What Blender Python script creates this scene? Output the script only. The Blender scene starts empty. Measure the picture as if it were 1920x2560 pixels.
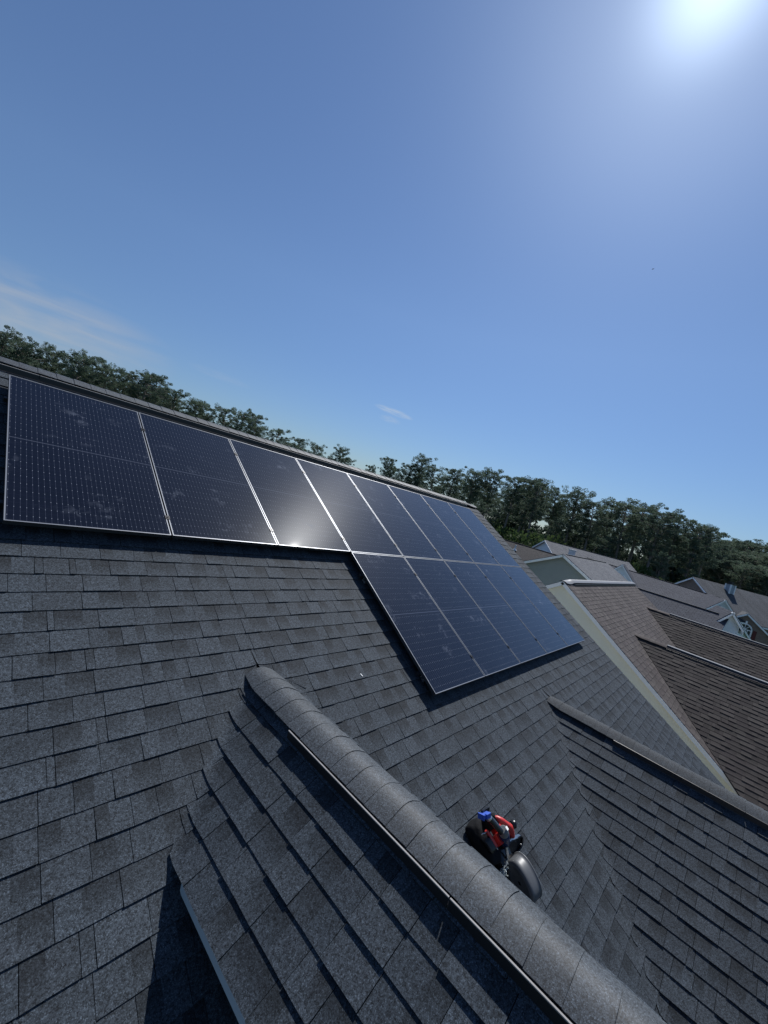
import bpy, math, random
import numpy as np
from mathutils import Matrix, Vector

# ------------------------------------------------------------------ camera, sky, sun
scene = bpy.context.scene
A3 = lambda *v: np.array(v, dtype=float)
FPX, PW, PH = 1012.374, 1920.0, 2560.0
CR = np.array([[0.64857845, -0.71542886, 0.25982214],
               [0.1369761, -0.22607534, -0.96443117],
               [0.74872127, 0.6610987, -0.04863093]])       # right, down, forward
CAM = A3(-3.56246, -3.50158, 0.82709)
cd = bpy.data.cameras.new("camera")
cam = bpy.data.objects.new("camera", cd)
scene.collection.objects.link(cam)
cd.sensor_fit = 'HORIZONTAL'; cd.sensor_width = 36.0
cd.lens = FPX / PW * 36.0
cd.clip_start = 0.05; cd.clip_end = 5000
m = Matrix.Identity(4)
for i in range(3):
    m[i][0] = CR[0][i]; m[i][1] = -CR[1][i]; m[i][2] = -CR[2][i]; m[i][3] = CAM[i]
cam.matrix_world = m
scene.camera = cam

SUN = A3(0.5950, 0.1999, 0.7785); SUN /= np.linalg.norm(SUN)
ELEV = math.asin(SUN[2]); AZ = math.atan2(SUN[0], SUN[1])
world = bpy.data.worlds.new("World"); scene.world = world
world.use_nodes = True
wt = world.node_tree; wt.nodes.clear()
def N(t, kind, **kw):
    n = t.nodes.new(kind)
    for k, v in kw.items(): setattr(n, k, v)
    return n
wo = N(wt, 'ShaderNodeOutputWorld'); bg = N(wt, 'ShaderNodeBackground')
sky = N(wt, 'ShaderNodeTexSky', sky_type='NISHITA')
sky.sun_disc = False; sky.sun_elevation = ELEV; sky.sun_rotation = AZ
sky.altitude = 0; sky.air_density = 1.15; sky.dust_density = 0.15; sky.ozone_density = 1.6
bg.inputs['Strength'].default_value = 0.079
tc = N(wt, 'ShaderNodeTexCoord')
def vmath(t, op, a, b=None):
    n = N(t, 'ShaderNodeVectorMath', operation=op)
    for i, x in enumerate((a, b)):
        if x is None: continue
        if isinstance(x, (tuple, list)) or hasattr(x, '__len__') and not hasattr(x, 'is_linked'): n.inputs[i].default_value = tuple(x)
        else: t.links.new(x, n.inputs[i])
    return n.outputs['Value'] if op in ('DOT_PRODUCT', 'LENGTH') else n.outputs['Vector']
def fmath(t, op, a, b=None, c=None, clamp=False):
    n = N(t, 'ShaderNodeMath', operation=op); n.use_clamp = clamp
    for i, x in enumerate((a, b, c)):
        if x is None: continue
        if isinstance(x, (int, float)): n.inputs[i].default_value = x
        else: t.links.new(x, n.inputs[i])
    return n.outputs[0]
def mixc(t, fac, a, b, blend='MIX'):
    n = N(t, 'ShaderNodeMix', data_type='RGBA', blend_type=blend)
    for s, x in ((n.inputs[0], fac), (n.inputs[6], a), (n.inputs[7], b)):
        if isinstance(x, (int, float)): s.default_value = x
        elif isinstance(x, tuple): s.default_value = (*x, 1) if len(x) == 3 else x
        else: t.links.new(x, s)
    return n.outputs[2]
dirv = vmath(wt, 'NORMALIZE', tc.outputs['Generated'])
dsun = fmath(wt, 'MAXIMUM', vmath(wt, 'DOT_PRODUCT', dirv, tuple(SUN)), 0.0)
# aureole of forward-scattered light round the sun
glow = fmath(wt, 'ADD', fmath(wt, 'MULTIPLY', fmath(wt, 'POWER', dsun, 420.0), 9.0),
             fmath(wt, 'ADD', fmath(wt, 'MULTIPLY', fmath(wt, 'POWER', dsun, 34.0), 2.3),
                   fmath(wt, 'MULTIPLY', fmath(wt, 'POWER', dsun, 9.0), 0.42)))
gl = N(wt, 'ShaderNodeCombineColor')
for i, k in enumerate((0.74, 0.88, 1.0)): wt.links.new(fmath(wt, 'MULTIPLY', glow, k), gl.inputs[i])
sz_ = N(wt, 'ShaderNodeSeparateXYZ'); wt.links.new(dirv, sz_.inputs[0])
elev_f = fmath(wt, 'MULTIPLY', sz_.outputs[2], 2.6, clamp=True)      # the horizon band is dimmer and bluer than the model's
tint = mixc(wt, elev_f, (0.49, 0.66, 0.97), (0.81, 0.945, 1.16))
skyt = mixc(wt, 1.0, sky.outputs[0], tint, 'MULTIPLY')
skyc = mixc(wt, 1.0, skyt, gl.outputs[0], 'ADD')
# thin cirrus: patches of stretched noise round given directions
def pix_dir(u, v):
    d = CR.T @ A3((u - PW/2)/FPX, (v - PH/2)/FPX, 1.0)
    return d / np.linalg.norm(d)
def cirrus(u, v, ru, rv, ang, amount, seed, col):
    d0 = pix_dir(u, v)
    h = np.cross(A3(0, 0, 1), d0); h /= np.linalg.norm(h); w = np.cross(d0, h)
    a = h*math.cos(ang) + w*math.sin(ang); b = -h*math.sin(ang) + w*math.cos(ang)
    x = vmath(wt, 'DOT_PRODUCT', dirv, tuple(a)); y = vmath(wt, 'DOT_PRODUCT', dirv, tuple(b))
    z = vmath(wt, 'DOT_PRODUCT', dirv, tuple(d0))
    ex = fmath(wt, 'DIVIDE', x, ru); ey = fmath(wt, 'DIVIDE', y, rv)
    r2 = fmath(wt, 'ADD', fmath(wt, 'MULTIPLY', ex, ex), fmath(wt, 'MULTIPLY', ey, ey))
    fall = fmath(wt, 'SUBTRACT', 1.0, r2, clamp=True)
    front = fmath(wt, 'GREATER_THAN', z, 0.5)
    cv = N(wt, 'ShaderNodeCombineXYZ')
    wt.links.new(fmath(wt, 'MULTIPLY', x, 1.2/ru), cv.inputs[0]); wt.links.new(fmath(wt, 'MULTIPLY', y, 2.4/rv), cv.inputs[1])
    cv.inputs[2].default_value = seed
    nz = N(wt, 'ShaderNodeTexNoise'); nz.inputs['Scale'].default_value = 1.5; nz.inputs['Detail'].default_value = 7; nz.inputs['Distortion'].default_value = 0.6
    wt.links.new(cv.outputs[0], nz.inputs['Vector'])
    nn = fmath(wt, 'MULTIPLY', fmath(wt, 'SUBTRACT', nz.outputs['Fac'], 0.30), 2.2, clamp=True)
    f = fmath(wt, 'MULTIPLY', fmath(wt, 'MULTIPLY', fmath(wt, 'MULTIPLY', nn, fall), front), amount)
    return f, col
for args in ((60, 790, 0.25, 0.085, -0.04, 0.52, 3.1, (5.6, 5.9, 6.4)), (-60, 740, 0.30, 0.07, 0.0, 0.28, 9.1, (5.4, 5.7, 6.3)),
             (985, 1030, 0.052, 0.0085, 0.10, 0.8, 7.7, (6.4, 7.4, 8.6)),
             (975, 1049, 0.030, 0.009, 0.05, 0.45, 1.2, (6.0, 7.0, 8.4)),
             (550, 940, 0.07, 0.010, 0.05, 0.25, 4.4, (5.0, 6.0, 7.6))):
    f, col = cirrus(*args)
    skyc = mixc(wt, f, skyc, col)
wt.links.new(skyc, bg.inputs['Color']); wt.links.new(bg.outputs[0], wo.inputs[0])

sd = bpy.data.lights.new("sun", 'SUN'); sd.energy = 5.0; sd.angle = math.radians(0.53); sd.color = (1.0, 0.985, 0.965)
so = bpy.data.objects.new("sun", sd); scene.collection.objects.link(so)
so.rotation_euler = Vector(SUN).to_track_quat('Z', 'Y').to_euler()
so.location = (20, 6, 30)
scene.view_settings.view_transform = 'Standard'; scene.view_settings.look = 'None'
scene.view_settings.exposure = 0.0; scene.view_settings.gamma = 1.0
scene.cycles.max_bounces = 6; scene.cycles.transparent_max_bounces = 12

rng = random.Random(7)
# ------------------------------------------------------------------ helpers
def thing(name, label, cat, loc=(0, 0, 0), group=None):
    o = bpy.data.objects.new(name, None); scene.collection.objects.link(o)
    o.location = tuple(loc); o.empty_display_size = 0.2
    o['label'] = label; o['category'] = cat
    if group: o['group'] = group
    return o
def wloc(o):
    v = A3(0, 0, 0)
    while o is not None: v += A3(*o.location); o = o.parent
    return v
class MB:
    """collects faces (world or local coordinates) and links them as ONE mesh object"""
    def __init__(s): s.v = []; s.f = []; s.c = []; s.r = []; s.sm = []; s.mi = []
    def face(s, pts, col=(1, 0, 0), rc=None, smooth=False, mi=0):
        b = len(s.v)
        s.v.extend([tuple(map(float, p)) for p in pts]); s.f.append(tuple(range(b, b+len(pts))))
        s.c.extend(col if isinstance(col, list) else [col]*len(pts))
        s.r.extend(rc if rc else [(0, 0, 0)]*len(pts)); s.sm.append(smooth); s.mi.append(mi)
    def grid(s, P, smooth=True, col=(1, 0, 0), closed=False, mi=0, cols=None):
        """P[i][j] grid with shared vertices"""
        b = len(s.v); nj = len(P[0])
        for i, row in enumerate(P):
            for j, p in enumerate(row):
                s.v.append(tuple(map(float, p))); s.c.append(cols[i][j] if cols else col); s.r.append((0, 0, 0))
        for i in range(len(P)-1):
            for j in range(nj if closed else nj-1):
                k = (j+1) % nj
                s.f.append((b+i*nj+j, b+i*nj+k, b+(i+1)*nj+k, b+(i+1)*nj+j)); s.sm.append(smooth); s.mi.append(mi)
    def poly(s, pts, col=(1, 0, 0), mi=0): s.face(pts, col, mi=mi)
    def box(s, c, ax, ay, az, col=(1, 0, 0), mi=0):
        """c centre, ax/ay/az half-axis vectors"""
        c, ax, ay, az = map(lambda q: np.array(q, float), (c, ax, ay, az))
        if np.dot(np.cross(ax, ay), az) < 0: ax = -ax
        P = lambda i, j, k: c + i*ax + j*ay + k*az
        for q in (((-1,-1,1),(1,-1,1),(1,1,1),(-1,1,1)), ((-1,1,-1),(1,1,-1),(1,-1,-1),(-1,-1,-1)),
                  ((-1,-1,-1),(1,-1,-1),(1,-1,1),(-1,-1,1)), ((1,1,-1),(-1,1,-1),(-1,1,1),(1,1,1)),
                  ((1,-1,-1),(1,1,-1),(1,1,1),(1,-1,1)), ((-1,1,-1),(-1,-1,-1),(-1,-1,1),(-1,1,1))):
            s.face([P(*k) for k in q], col, mi=mi)
    def prism(s, pts, ext, col=(1, 0, 0), mi=0):
        """polygon extruded along vector ext"""
        pts = [np.array(p, float) for p in pts]; e = np.array(ext, float)
        nrm = sum((np.cross(pts[i]-pts[0], pts[i+1]-pts[0]) for i in range(1, len(pts)-1)), A3(0, 0, 0))
        if np.dot(nrm, e) > 0: pts = pts[::-1]
        s.face(pts, col, mi=mi); s.face([p+e for p in pts][::-1], col, mi=mi)
        for i in range(len(pts)):
            a, b = pts[i], pts[(i+1) % len(pts)]
            s.face([a, a+e, b+e, b], col, mi=mi)
    def tube(s, path, rad, n=10, caps=True, col=(1, 0, 0), mi=0, smooth=True):
        path = [np.array(p, float) for p in path]
        rad = rad if isinstance(rad, (list, tuple)) else [rad]*len(path)
        rows = []; up = None
        for i, p in enumerate(path):
            d = path[min(i+1, len(path)-1)] - path[max(i-1, 0)]; d /= np.linalg.norm(d)
            if up is None: up = A3(0, 0, 1) if abs(d[2]) < 0.9 else A3(1, 0, 0)
            a = np.cross(up, d); a /= np.linalg.norm(a); b = np.cross(d, a); up = b
            rows.append([p + rad[i]*(math.cos(2*math.pi*k/n)*a + math.sin(2*math.pi*k/n)*b) for k in range(n)])
        s.grid(rows, smooth, col, True, mi)
        if caps:
            s.face(rows[0][::-1], col, mi=mi); s.face(rows[-1], col, mi=mi)
    def build(s, name, mats, parent=None, offset=None, merge=False):
        me = bpy.data.meshes.new(name)
        off = wloc(parent) if offset is None else A3(*offset)
        me.from_pydata([tuple(A3(*p)-off) for p in s.v] if np.any(off) else s.v, [], s.f)
        at = me.attributes.new('Col', 'FLOAT_COLOR', 'POINT')
        at.data.foreach_set('color', np.array([(*c, 1.0) for c in s.c], dtype=np.float32).ravel())
        if any(r != (0, 0, 0) for r in s.r):
            ra = me.attributes.new('rc', 'FLOAT_VECTOR', 'POINT')
            ra.data.foreach_set('vector', np.array(s.r, dtype=np.float32).ravel())
        me.polygons.foreach_set('use_smooth', np.array(s.sm, dtype=bool))
        for mm in (mats if isinstance(mats, (list, tuple)) else [mats]): me.materials.append(mm)
        if any(s.mi): me.polygons.foreach_set('material_index', np.array(s.mi, dtype=np.int32))
        me.update()
        o = bpy.data.objects.new(name, me); scene.collection.objects.link(o)
        if parent is not None: o.parent = parent
        return o
def tag(o, label, cat, group=None, kind=None):
    o['label'] = label; o['category'] = cat
    if group: o['group'] = group
    if kind: o['kind'] = kind
    return o
def structure(o): o['kind'] = 'structure'; return o

# ------------------------------------------------------------------ materials
def mat(name, base, rough=0.6, spec=0.5, metal=0.0, **kw):
    mm = bpy.data.materials.new(name); mm.use_nodes = True
    b = mm.node_tree.nodes['Principled BSDF']
    b.inputs['Base Color'].default_value = (*base, 1); b.inputs['Roughness'].default_value = rough
    b.inputs['Specular IOR Level'].default_value = spec; b.inputs['Metallic'].default_value = metal
    for k, v in kw.items(): b.inputs[k].default_value = v
    return mm
def noisy(name, base, rough=0.6, spec=0.5, scale=6.0, amp=0.25, fine=0.0, fscale=300.0, metal=0.0, bump=0.0):
    mm = mat(name, base, rough, spec, metal); t = mm.node_tree; b = t.nodes['Principled BSDF']
    c = N(t, 'ShaderNodeTexCoord')
    nz = N(t, 'ShaderNodeTexNoise'); nz.inputs['Scale'].default_value = scale; nz.inputs['Detail'].default_value = 6
    t.links.new(c.outputs['Object'], nz.inputs['Vector'])
    f = fmath(t, 'ADD', fmath(t, 'MULTIPLY', fmath(t, 'SUBTRACT', nz.outputs['Fac'], 0.5), 2*amp), 1.0)
    if fine:
        n2 = N(t, 'ShaderNodeTexNoise'); n2.inputs['Scale'].default_value = fscale; n2.inputs['Detail'].default_value = 2
        t.links.new(c.outputs['Object'], n2.inputs['Vector'])
        f = fmath(t, 'MULTIPLY', f, fmath(t, 'ADD', fmath(t, 'MULTIPLY', fmath(t, 'SUBTRACT', n2.outputs['Fac'], 0.5), 2*fine), 1.0))
    cc = N(t, 'ShaderNodeCombineColor')
    for i in range(3): t.links.new(fmath(t, 'MULTIPLY', f, base[i]), cc.inputs[i])
    t.links.new(cc.outputs[0], b.inputs['Base Color'])
    if bump:
        bp = N(t, 'ShaderNodeBump'); bp.inputs['Strength'].default_value = bump; bp.inputs['Distance'].default_value = 0.01
        t.links.new(nz.outputs['Fac'], bp.inputs['Height']); t.links.new(bp.outputs[0], b.inputs['Normal'])
    return mm
def shingle_mat(name, base, base2, gran=1.45, spec=0.5, rough=0.7, blotch=0.2, gscale=150.0, streak=0.0):
    """granule-coated asphalt shingle: the tab's own tone from the mesh, granules from noise"""
    mm = mat(name, base, rough, spec); t = mm.node_tree; b = t.nodes['Principled BSDF']
    at = N(t, 'ShaderNodeAttribute', attribute_name='Col')
    sp = N(t, 'ShaderNodeSeparateColor'); t.links.new(at.outputs['Color'], sp.inputs[0])
    c = N(t, 'ShaderNodeTexCoord')
    g1 = N(t, 'ShaderNodeTexNoise'); g1.inputs['Scale'].default_value = gscale; g1.inputs['Detail'].default_value = 4; g1.inputs['Roughness'].default_value = 0.85
    g2 = N(t, 'ShaderNodeTexVoronoi'); g2.inputs['Scale'].default_value = gscale*2.1
    g3 = N(t, 'ShaderNodeTexNoise'); g3.inputs['Scale'].default_value = 2.3; g3.inputs['Detail'].default_value = 5
    g4 = N(t, 'ShaderNodeTexNoise'); g4.inputs['Scale'].default_value = 34.0; g4.inputs['Detail'].default_value = 3
    for g in (g1, g2, g3, g4): t.links.new(c.outputs['Object'], g.inputs['Vector'])
    vs = N(t, 'ShaderNodeSeparateColor'); t.links.new(g2.outputs['Color'], vs.inputs[0])
    a = fmath(t, 'ADD', fmath(t, 'MULTIPLY', fmath(t, 'SUBTRACT', g1.outputs['Fac'], 0.5), 3.2*gran), 1.0)
    g5 = N(t, 'ShaderNodeTexNoise'); g5.inputs['Scale'].default_value = gscale*0.48; g5.inputs['Detail'].default_value = 5; g5.inputs['Roughness'].default_value = 0.9; t.links.new(c.outputs['Object'], g5.inputs['Vector'])
    a = fmath(t, 'ADD', a, fmath(t, 'MULTIPLY', fmath(t, 'SUBTRACT', g5.outputs['Fac'], 0.5), 4.0*gran))
    a = fmath(t, 'MAXIMUM', a, 0.22)
    sparkle = fmath(t, 'MULTIPLY', fmath(t, 'GREATER_THAN', vs.outputs[0], 0.92), 0.9*gran)
    a = fmath(t, 'ADD', a, sparkle)
    a = fmath(t, 'MULTIPLY', a, fmath(t, 'ADD', fmath(t, 'MULTIPLY', fmath(t, 'SUBTRACT', g3.outputs['Fac'], 0.5), 2*blotch), 1.0))
    a = fmath(t, 'MULTIPLY', a, fmath(t, 'ADD', fmath(t, 'MULTIPLY', fmath(t, 'SUBTRACT', g4.outputs['Fac'], 0.5), 0.5), 1.0))
    a = fmath(t, 'MULTIPLY', a, sp.outputs[0])
    if streak:
        mpn = N(t, 'ShaderNodeMapping'); mpn.inputs['Scale'].default_value = (1.6, 0.12, 0.12); t.links.new(c.outputs['Object'], mpn.inputs[0])
        g6 = N(t, 'ShaderNodeTexNoise'); g6.inputs['Scale'].default_value = 1.6; g6.inputs['Detail'].default_value = 6; t.links.new(mpn.outputs[0], g6.inputs['Vector'])
        a = fmath(t, 'MULTIPLY', a, fmath(t, 'ADD', 1.0, fmath(t, 'MULTIPLY', fmath(t, 'SUBTRACT', g6.outputs['Fac'], 0.5), 2*streak)))
    col = mixc(t, sp.outputs[1], base, base2)
    col = mixc(t, 1.0, col, (0, 0, 0), 'MIX') if False else col
    mul = N(t, 'ShaderNodeVectorMath', operation='SCALE')
    t.links.new(col, mul.inputs[0]); t.links.new(a, mul.inputs['Scale'])
    t.links.new(mul.outputs[0], b.inputs['Base Color'])
    bp = N(t, 'ShaderNodeBump'); bp.inputs['Strength'].default_value = 0.5; bp.inputs['Distance'].default_value = 0.0015
    t.links.new(g1.outputs['Fac'], bp.inputs['Height']); t.links.new(bp.outputs[0], b.inputs['Normal'])
    return mm
M = {}
M['shingle'] = shingle_mat('charcoal_shingle', (0.0355, 0.0445, 0.0545), (0.035, 0.043, 0.052), spec=0.2, rough=0.8)
M['cap'] = shingle_mat('ridge_shingle', (0.036, 0.044, 0.0525), (0.035, 0.042, 0.049), gran=1.7, blotch=0.12, rough=0.62, spec=0.42)
M['cap_dark'] = shingle_mat('ridge_shingle_matt', (0.028, 0.034, 0.041), (0.027, 0.033, 0.039), gran=1.7, blotch=0.12, rough=0.8, spec=0.3)
M['brown_shingle'] = shingle_mat('brown_shingle', (0.096, 0.084, 0.077), (0.070, 0.058, 0.057), gran=0.35, blotch=0.25, gscale=140.0, spec=0.2, rough=0.85, streak=0.55)
M['underlay'] = noisy('roof_underlay', (0.012, 0.012, 0.013), 0.95, 0.1)
M['black_plastic'] = noisy('black_plastic', (0.012, 0.012, 0.014), 0.45, 0.5, 12, 0.2)
M['lip'] = noisy('weathered_vent_edge', (0.34, 0.32, 0.30), 0.5, 0.5, 14, 0.25)
M['white_paint'] = noisy('white_paint', (0.95, 0.94, 0.90), 0.5, 0.4, 3, 0.05)
M['grey_trim'] = noisy('grey_trim', (0.52, 0.55, 0.57), 0.5, 0.4, 5, 0.08)
M['vent_grey'] = noisy('grey_vent_metal', (0.15, 0.155, 0.16), 0.5, 0.5, 5, 0.1)
M['light_metal'] = noisy('light_vent_metal', (0.62, 0.64, 0.66), 0.45, 0.5, 5, 0.1)

# ------------------------------------------------------------------ roof geometry
TH = math.radians(30.6612); CT, ST, TT = math.cos(TH), math.sin(TH), math.tan(TH)
VUP = A3(0, CT, ST); NRM = A3(0, -ST, CT)
Z0 = -0.11/CT                        # height of the shingle plane at y = 0 (panel tops pass through the origin)
def main_z(y): return y*TT + Z0
V_RIDGE = 2.32
Y_RIDGE = V_RIDGE*CT + 0.11*ST; Z_RIDGE = main_z(Y_RIDGE)
XL, XR = -8.5, 6.2
XA, ZA = -1.70, -0.72
XB, ZB = 2.43, -1.30
YA = (ZA - Z0)/TT; YB = (ZB - Z0)/TT
DAR = 0.34                           # its right eave is much shorter
DA = 0.93*CT                         # horizontal reach of the small gable's eaves
Y_FRONT = -7.0
def smax(a, b, k):
    h = max(k - abs(a-b), 0.0)/k
    return max(a, b) + h*h*k*0.25
def gable_z(x, xr, zr): return zr - abs(x-xr)*TT
def surf_z(x, y):
    """front roof with its valleys softly blended"""
    z = main_z(y)
    if XA - DA - 0.02 <= x <= XA + DAR + 0.02 and y > YA - DA - 0.05: z = smax(z, gable_z(x, XA, ZA), 0.04)
    if y < YB + 0.3: z = smax(z, gable_z(x, XB, ZB), 0.04)
    return z
EXPO = 0.1468
def lay(mb, P, a_lo, a_hi, s0, n, lo=0.12, hi=0.26, thick=(0.0066, 0.0102), fine_at=None, rnd=None, tone=1.0, expo=EXPO, darkband=0.50, jag=None, gap=0.0030, s_end=None):
    """courses of laminated shingles. P(a, s, h) -> point; a_lo/a_hi(s) -> ends of a course at slope position s"""
    R_ = rnd or rng
    for j in range(n):
        sb = s0 + j*expo; st = sb + expo + 0.004
        if s_end is not None: st = min(st, s_end)
        if st - sb < 0.02: continue
        bl, bh, tl, th = a_lo(sb), a_hi(sb), a_lo(st), a_hi(st)
        L, H = min(bl, tl), max(bh, th)
        if H - L < 0.02: continue
        a = L - R_.uniform(0, 0.3)
        prev_high = R_.random() < 0.5
        cut = []       # pieces of one course: a tab may carry a darker-granule patch beside its lighter part, with no joint between
        while a < H:
            w = R_.uniform(lo, hi)
            if R_.random() < 0.07: w = R_.uniform(0.03, 0.06)
            high = (not prev_high) if R_.random() < 0.86 else prev_high
            prev_high = high
            t_ = (thick[1] if high else thick[0])*R_.uniform(0.9, 1.12)
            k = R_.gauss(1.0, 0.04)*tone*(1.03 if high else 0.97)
            if R_.random() < 0.08: k *= 0.9
            if w > 0.12 and R_.random() < 0.62:
                m_ = a + w*R_.uniform(0.35, 0.65); first_dark = R_.random() < 0.5
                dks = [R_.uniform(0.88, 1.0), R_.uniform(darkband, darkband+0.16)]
                if first_dark: dks.reverse()
                k2 = k*0.95
                cut.append((a, m_, t_, k2 if first_dark else k, dks[0], 1, 0)); cut.append((m_, a+w, t_, k if first_dark else k2, dks[1], 0, 1))
            else:
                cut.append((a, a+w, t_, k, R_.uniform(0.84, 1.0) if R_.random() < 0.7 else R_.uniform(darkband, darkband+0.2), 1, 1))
            a += w
        for (p, q, t_, k, dk, gl_, gr_) in cut:
            pb, qb = max(p, bl), min(q, bh); pt, qt = max(p, tl), min(q, th)
            if qb - pb < 0.004 and qt - pt < 0.004: continue
            if qb < pb: pb = qb = (pb if p < bl else qb)
            if qt < pt: pt = qt = (pt if p < tl else qt)
            if jag:
                e = R_.uniform(0, jag)
                if q > bh: qb += e; qt += e
                if p < bl: pb -= e; pt -= e
            g = R_.random()
            nx = 1
            if fine_at is not None:
                if fine_at(p, q, sb): nx = max(1, int(math.ceil((q-p)/0.02)))
            us = (0, 0.12, 0.36, 0.62, 1.0) if nx == 1 else (0, 0.14, 0.28, 0.42, 0.56, 0.7, 0.85, 1.0)
            ss = [sb + (st-sb)*u for u in us]; hh = [t_ + (0.0012-t_)*u for u in us]
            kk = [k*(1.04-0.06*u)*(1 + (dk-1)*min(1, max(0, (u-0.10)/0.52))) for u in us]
            fr = [i/nx for i in range(nx+1)]
            jb = R_.uniform(-0.0022, 0.0022)*gl_; jc = R_.uniform(-0.0022, 0.0022)*gr_
            rows = []; cols = []
            for si, hi_, ki in zip(ss, hh, kk):
                u = (si-sb)/(st-sb)
                x0 = pb + (pt-pb)*u + gap*0.5*gl_; x1 = qb + (qt-qb)*u - gap*0.5*gr_
                rows.append([P(x0 + (x1-x0)*f, si + ((jb*(1-f)+jc*f) if si == sb else 0), hi_) for f in fr]); cols.append([(ki, g, 0)]*(nx+1))
            mb.grid(rows, False, cols=cols)
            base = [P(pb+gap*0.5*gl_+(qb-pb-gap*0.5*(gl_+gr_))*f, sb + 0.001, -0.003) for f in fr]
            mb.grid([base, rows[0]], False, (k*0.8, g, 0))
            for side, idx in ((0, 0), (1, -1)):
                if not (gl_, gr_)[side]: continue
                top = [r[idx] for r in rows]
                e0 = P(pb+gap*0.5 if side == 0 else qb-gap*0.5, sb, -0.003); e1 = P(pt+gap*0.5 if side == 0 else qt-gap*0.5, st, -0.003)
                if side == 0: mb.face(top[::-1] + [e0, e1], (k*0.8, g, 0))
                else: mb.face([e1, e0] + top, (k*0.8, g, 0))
def ridge_caps(mb, along0, along1, sect, step=0.145, rnd=None, tone=1.0):
    """overlapping cap shingles. sect(t) -> list of section points for distance t, plus lift handled by caller"""
    R_ = rnd or rng
    n = int(abs(along1-along0)/step); d = 1 if along1 > along0 else -1
    for j in range(n):
        t0 = along0 + d*j*step + R_.uniform(-0.004, 0.004); t1 = t0 + d*(step + 0.03)
        k = R_.gauss(1.0, 0.05)*tone; g = R_.random(); bulge = R_.uniform(0.0, 0.005); tilt = R_.uniform(-0.003, 0.003)
        r0 = sect(t0, 0.0012); r1 = sect(t0 + d*step*0.5, 0.0026); r2 = sect(t1, 0.0046)
        nn_ = len(r0)
        for row, kk_ in ((r1, 0.7), (r2, 1.0)):
            for i in range(nn_):
                u = 2*i/(nn_-1) - 1
                row[i] = np.array(row[i]) + A3(0, 0, kk_*(bulge*(1-u*u) + tilt*u + R_.uniform(-0.0006, 0.0006)))
        base = sect(t1, -0.004)
        skew = R_.uniform(-0.006, 0.006); nn = len(r0)
        ax = A3(*(np.array(r2[0]) - np.array(r0[0]))); ax /= np.linalg.norm(ax)
        r2 = [np.array(p) + ax*skew*(i/(nn-1)-0.5)*2 for i, p in enumerate(r2)]
        base = [np.array(p) + ax*skew*(i/(nn-1)-0.5)*2 for i, p in enumerate(base)]
        mb.grid([r0, r1, r2], True, (k, g, 0))
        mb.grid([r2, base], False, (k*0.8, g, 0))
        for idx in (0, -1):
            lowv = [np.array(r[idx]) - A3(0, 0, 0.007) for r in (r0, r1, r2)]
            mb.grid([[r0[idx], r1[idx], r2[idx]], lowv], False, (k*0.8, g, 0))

# ------------------------------------------------------------------ the house we stand on
house = thing('house', 'dark grey shingled house roof in the foreground with the solar panels on it', 'house', (0, 0, -9))
# main front slope
mb = MB()
def P_main(a, s, h):
    y = s*CT + 0.11*ST
    return A3(a, y, surf_z(a, y)) + NRM*h
ysl = lambda s: s*CT + 0.11*ST
def seg_left_hi(s):
    y = ysl(s)
    if y > YA: return XA
    if y > YA - DA: return XA - (YA-y) + 0.07*min(1, (YA-y)/0.2)
    return -2.22
def seg_mid_lo(s):
    y = ysl(s)
    if y > YA: return XA
    if y > YA - DAR: return XA + (YA-y) - 0.10*min(1, (YA-y)/0.2)
    return XA + DAR - 0.08
def seg_mid_hi(s):
    y = ysl(s)
    return XB if y > YB else XB - (YB-y) + 0.07*min(1, (YB-y)/0.2)
def seg_right_lo(s):
    y = ysl(s)
    return XB if y > YB else XB + (YB-y) - 0.10*min(1, (YB-y)/0.2)
def near_valley(p, q, s):
    y = ysl(s)
    if y > YA + 0.35: return False
    xs = [XA-(YA-y), XA+(YA-y)] if y > YA-DA-0.2 else []
    if y < YB + 0.35: xs += [XB-(YB-y), XB+(YB-y)]
    return any(p - 0.35 < x < q + 0.35 for x in xs)
S_LOW = -8.0
s_first = -1.6737 - EXPO*int(( -1.6737 - S_LOW)/EXPO)
n_course = int((V_RIDGE - 0.05 - s_first)/EXPO)
n_low = int((-4.9 - s_first)/EXPO)
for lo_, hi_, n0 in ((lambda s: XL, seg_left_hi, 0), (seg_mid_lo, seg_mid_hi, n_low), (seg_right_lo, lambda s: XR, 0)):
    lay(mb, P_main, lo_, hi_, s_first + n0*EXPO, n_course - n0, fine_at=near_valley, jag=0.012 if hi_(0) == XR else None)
roof = mb.build('roof', M['shingle'], house)
# underlay deck + back slope
mb = MB()
yb_ = ysl(S_LOW)
mb.face([(XL, yb_, main_z(yb_)-0.006), (XR-0.01, yb_, main_z(yb_)-0.006), (XR-0.01, Y_RIDGE, Z_RIDGE-0.006), (XL, Y_RIDGE, Z_RIDGE-0.006)])
mb.face([(XL, yb_, main_z(yb_)-0.14), (XL, Y_RIDGE, Z_RIDGE-0.14), (XR-0.01, Y_RIDGE, Z_RIDGE-0.14), (XR-0.01, yb_, main_z(yb_)-0.14)])
mb.face([(XR-0.01, yb_, main_z(yb_)-0.14), (XR-0.01, Y_RIDGE, Z_RIDGE-0.14), (XR-0.01, Y_RIDGE, Z_RIDGE-0.006), (XR-0.01, yb_, main_z(yb_)-0.006)])
mb.build('roof_deck', M['underlay'], house)
mb = MB()
yk = Y_RIDGE + 7.5
lay(mb, lambda a, s, h: A3(a, yk - s*CT, Z_RIDGE - 7.5*TT + s*ST) + A3(0, ST, CT)*h, lambda s: XL, lambda s: XR, 0, int((7.5/CT-0.1)/0.147), lo=0.25, hi=0.6)
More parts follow.
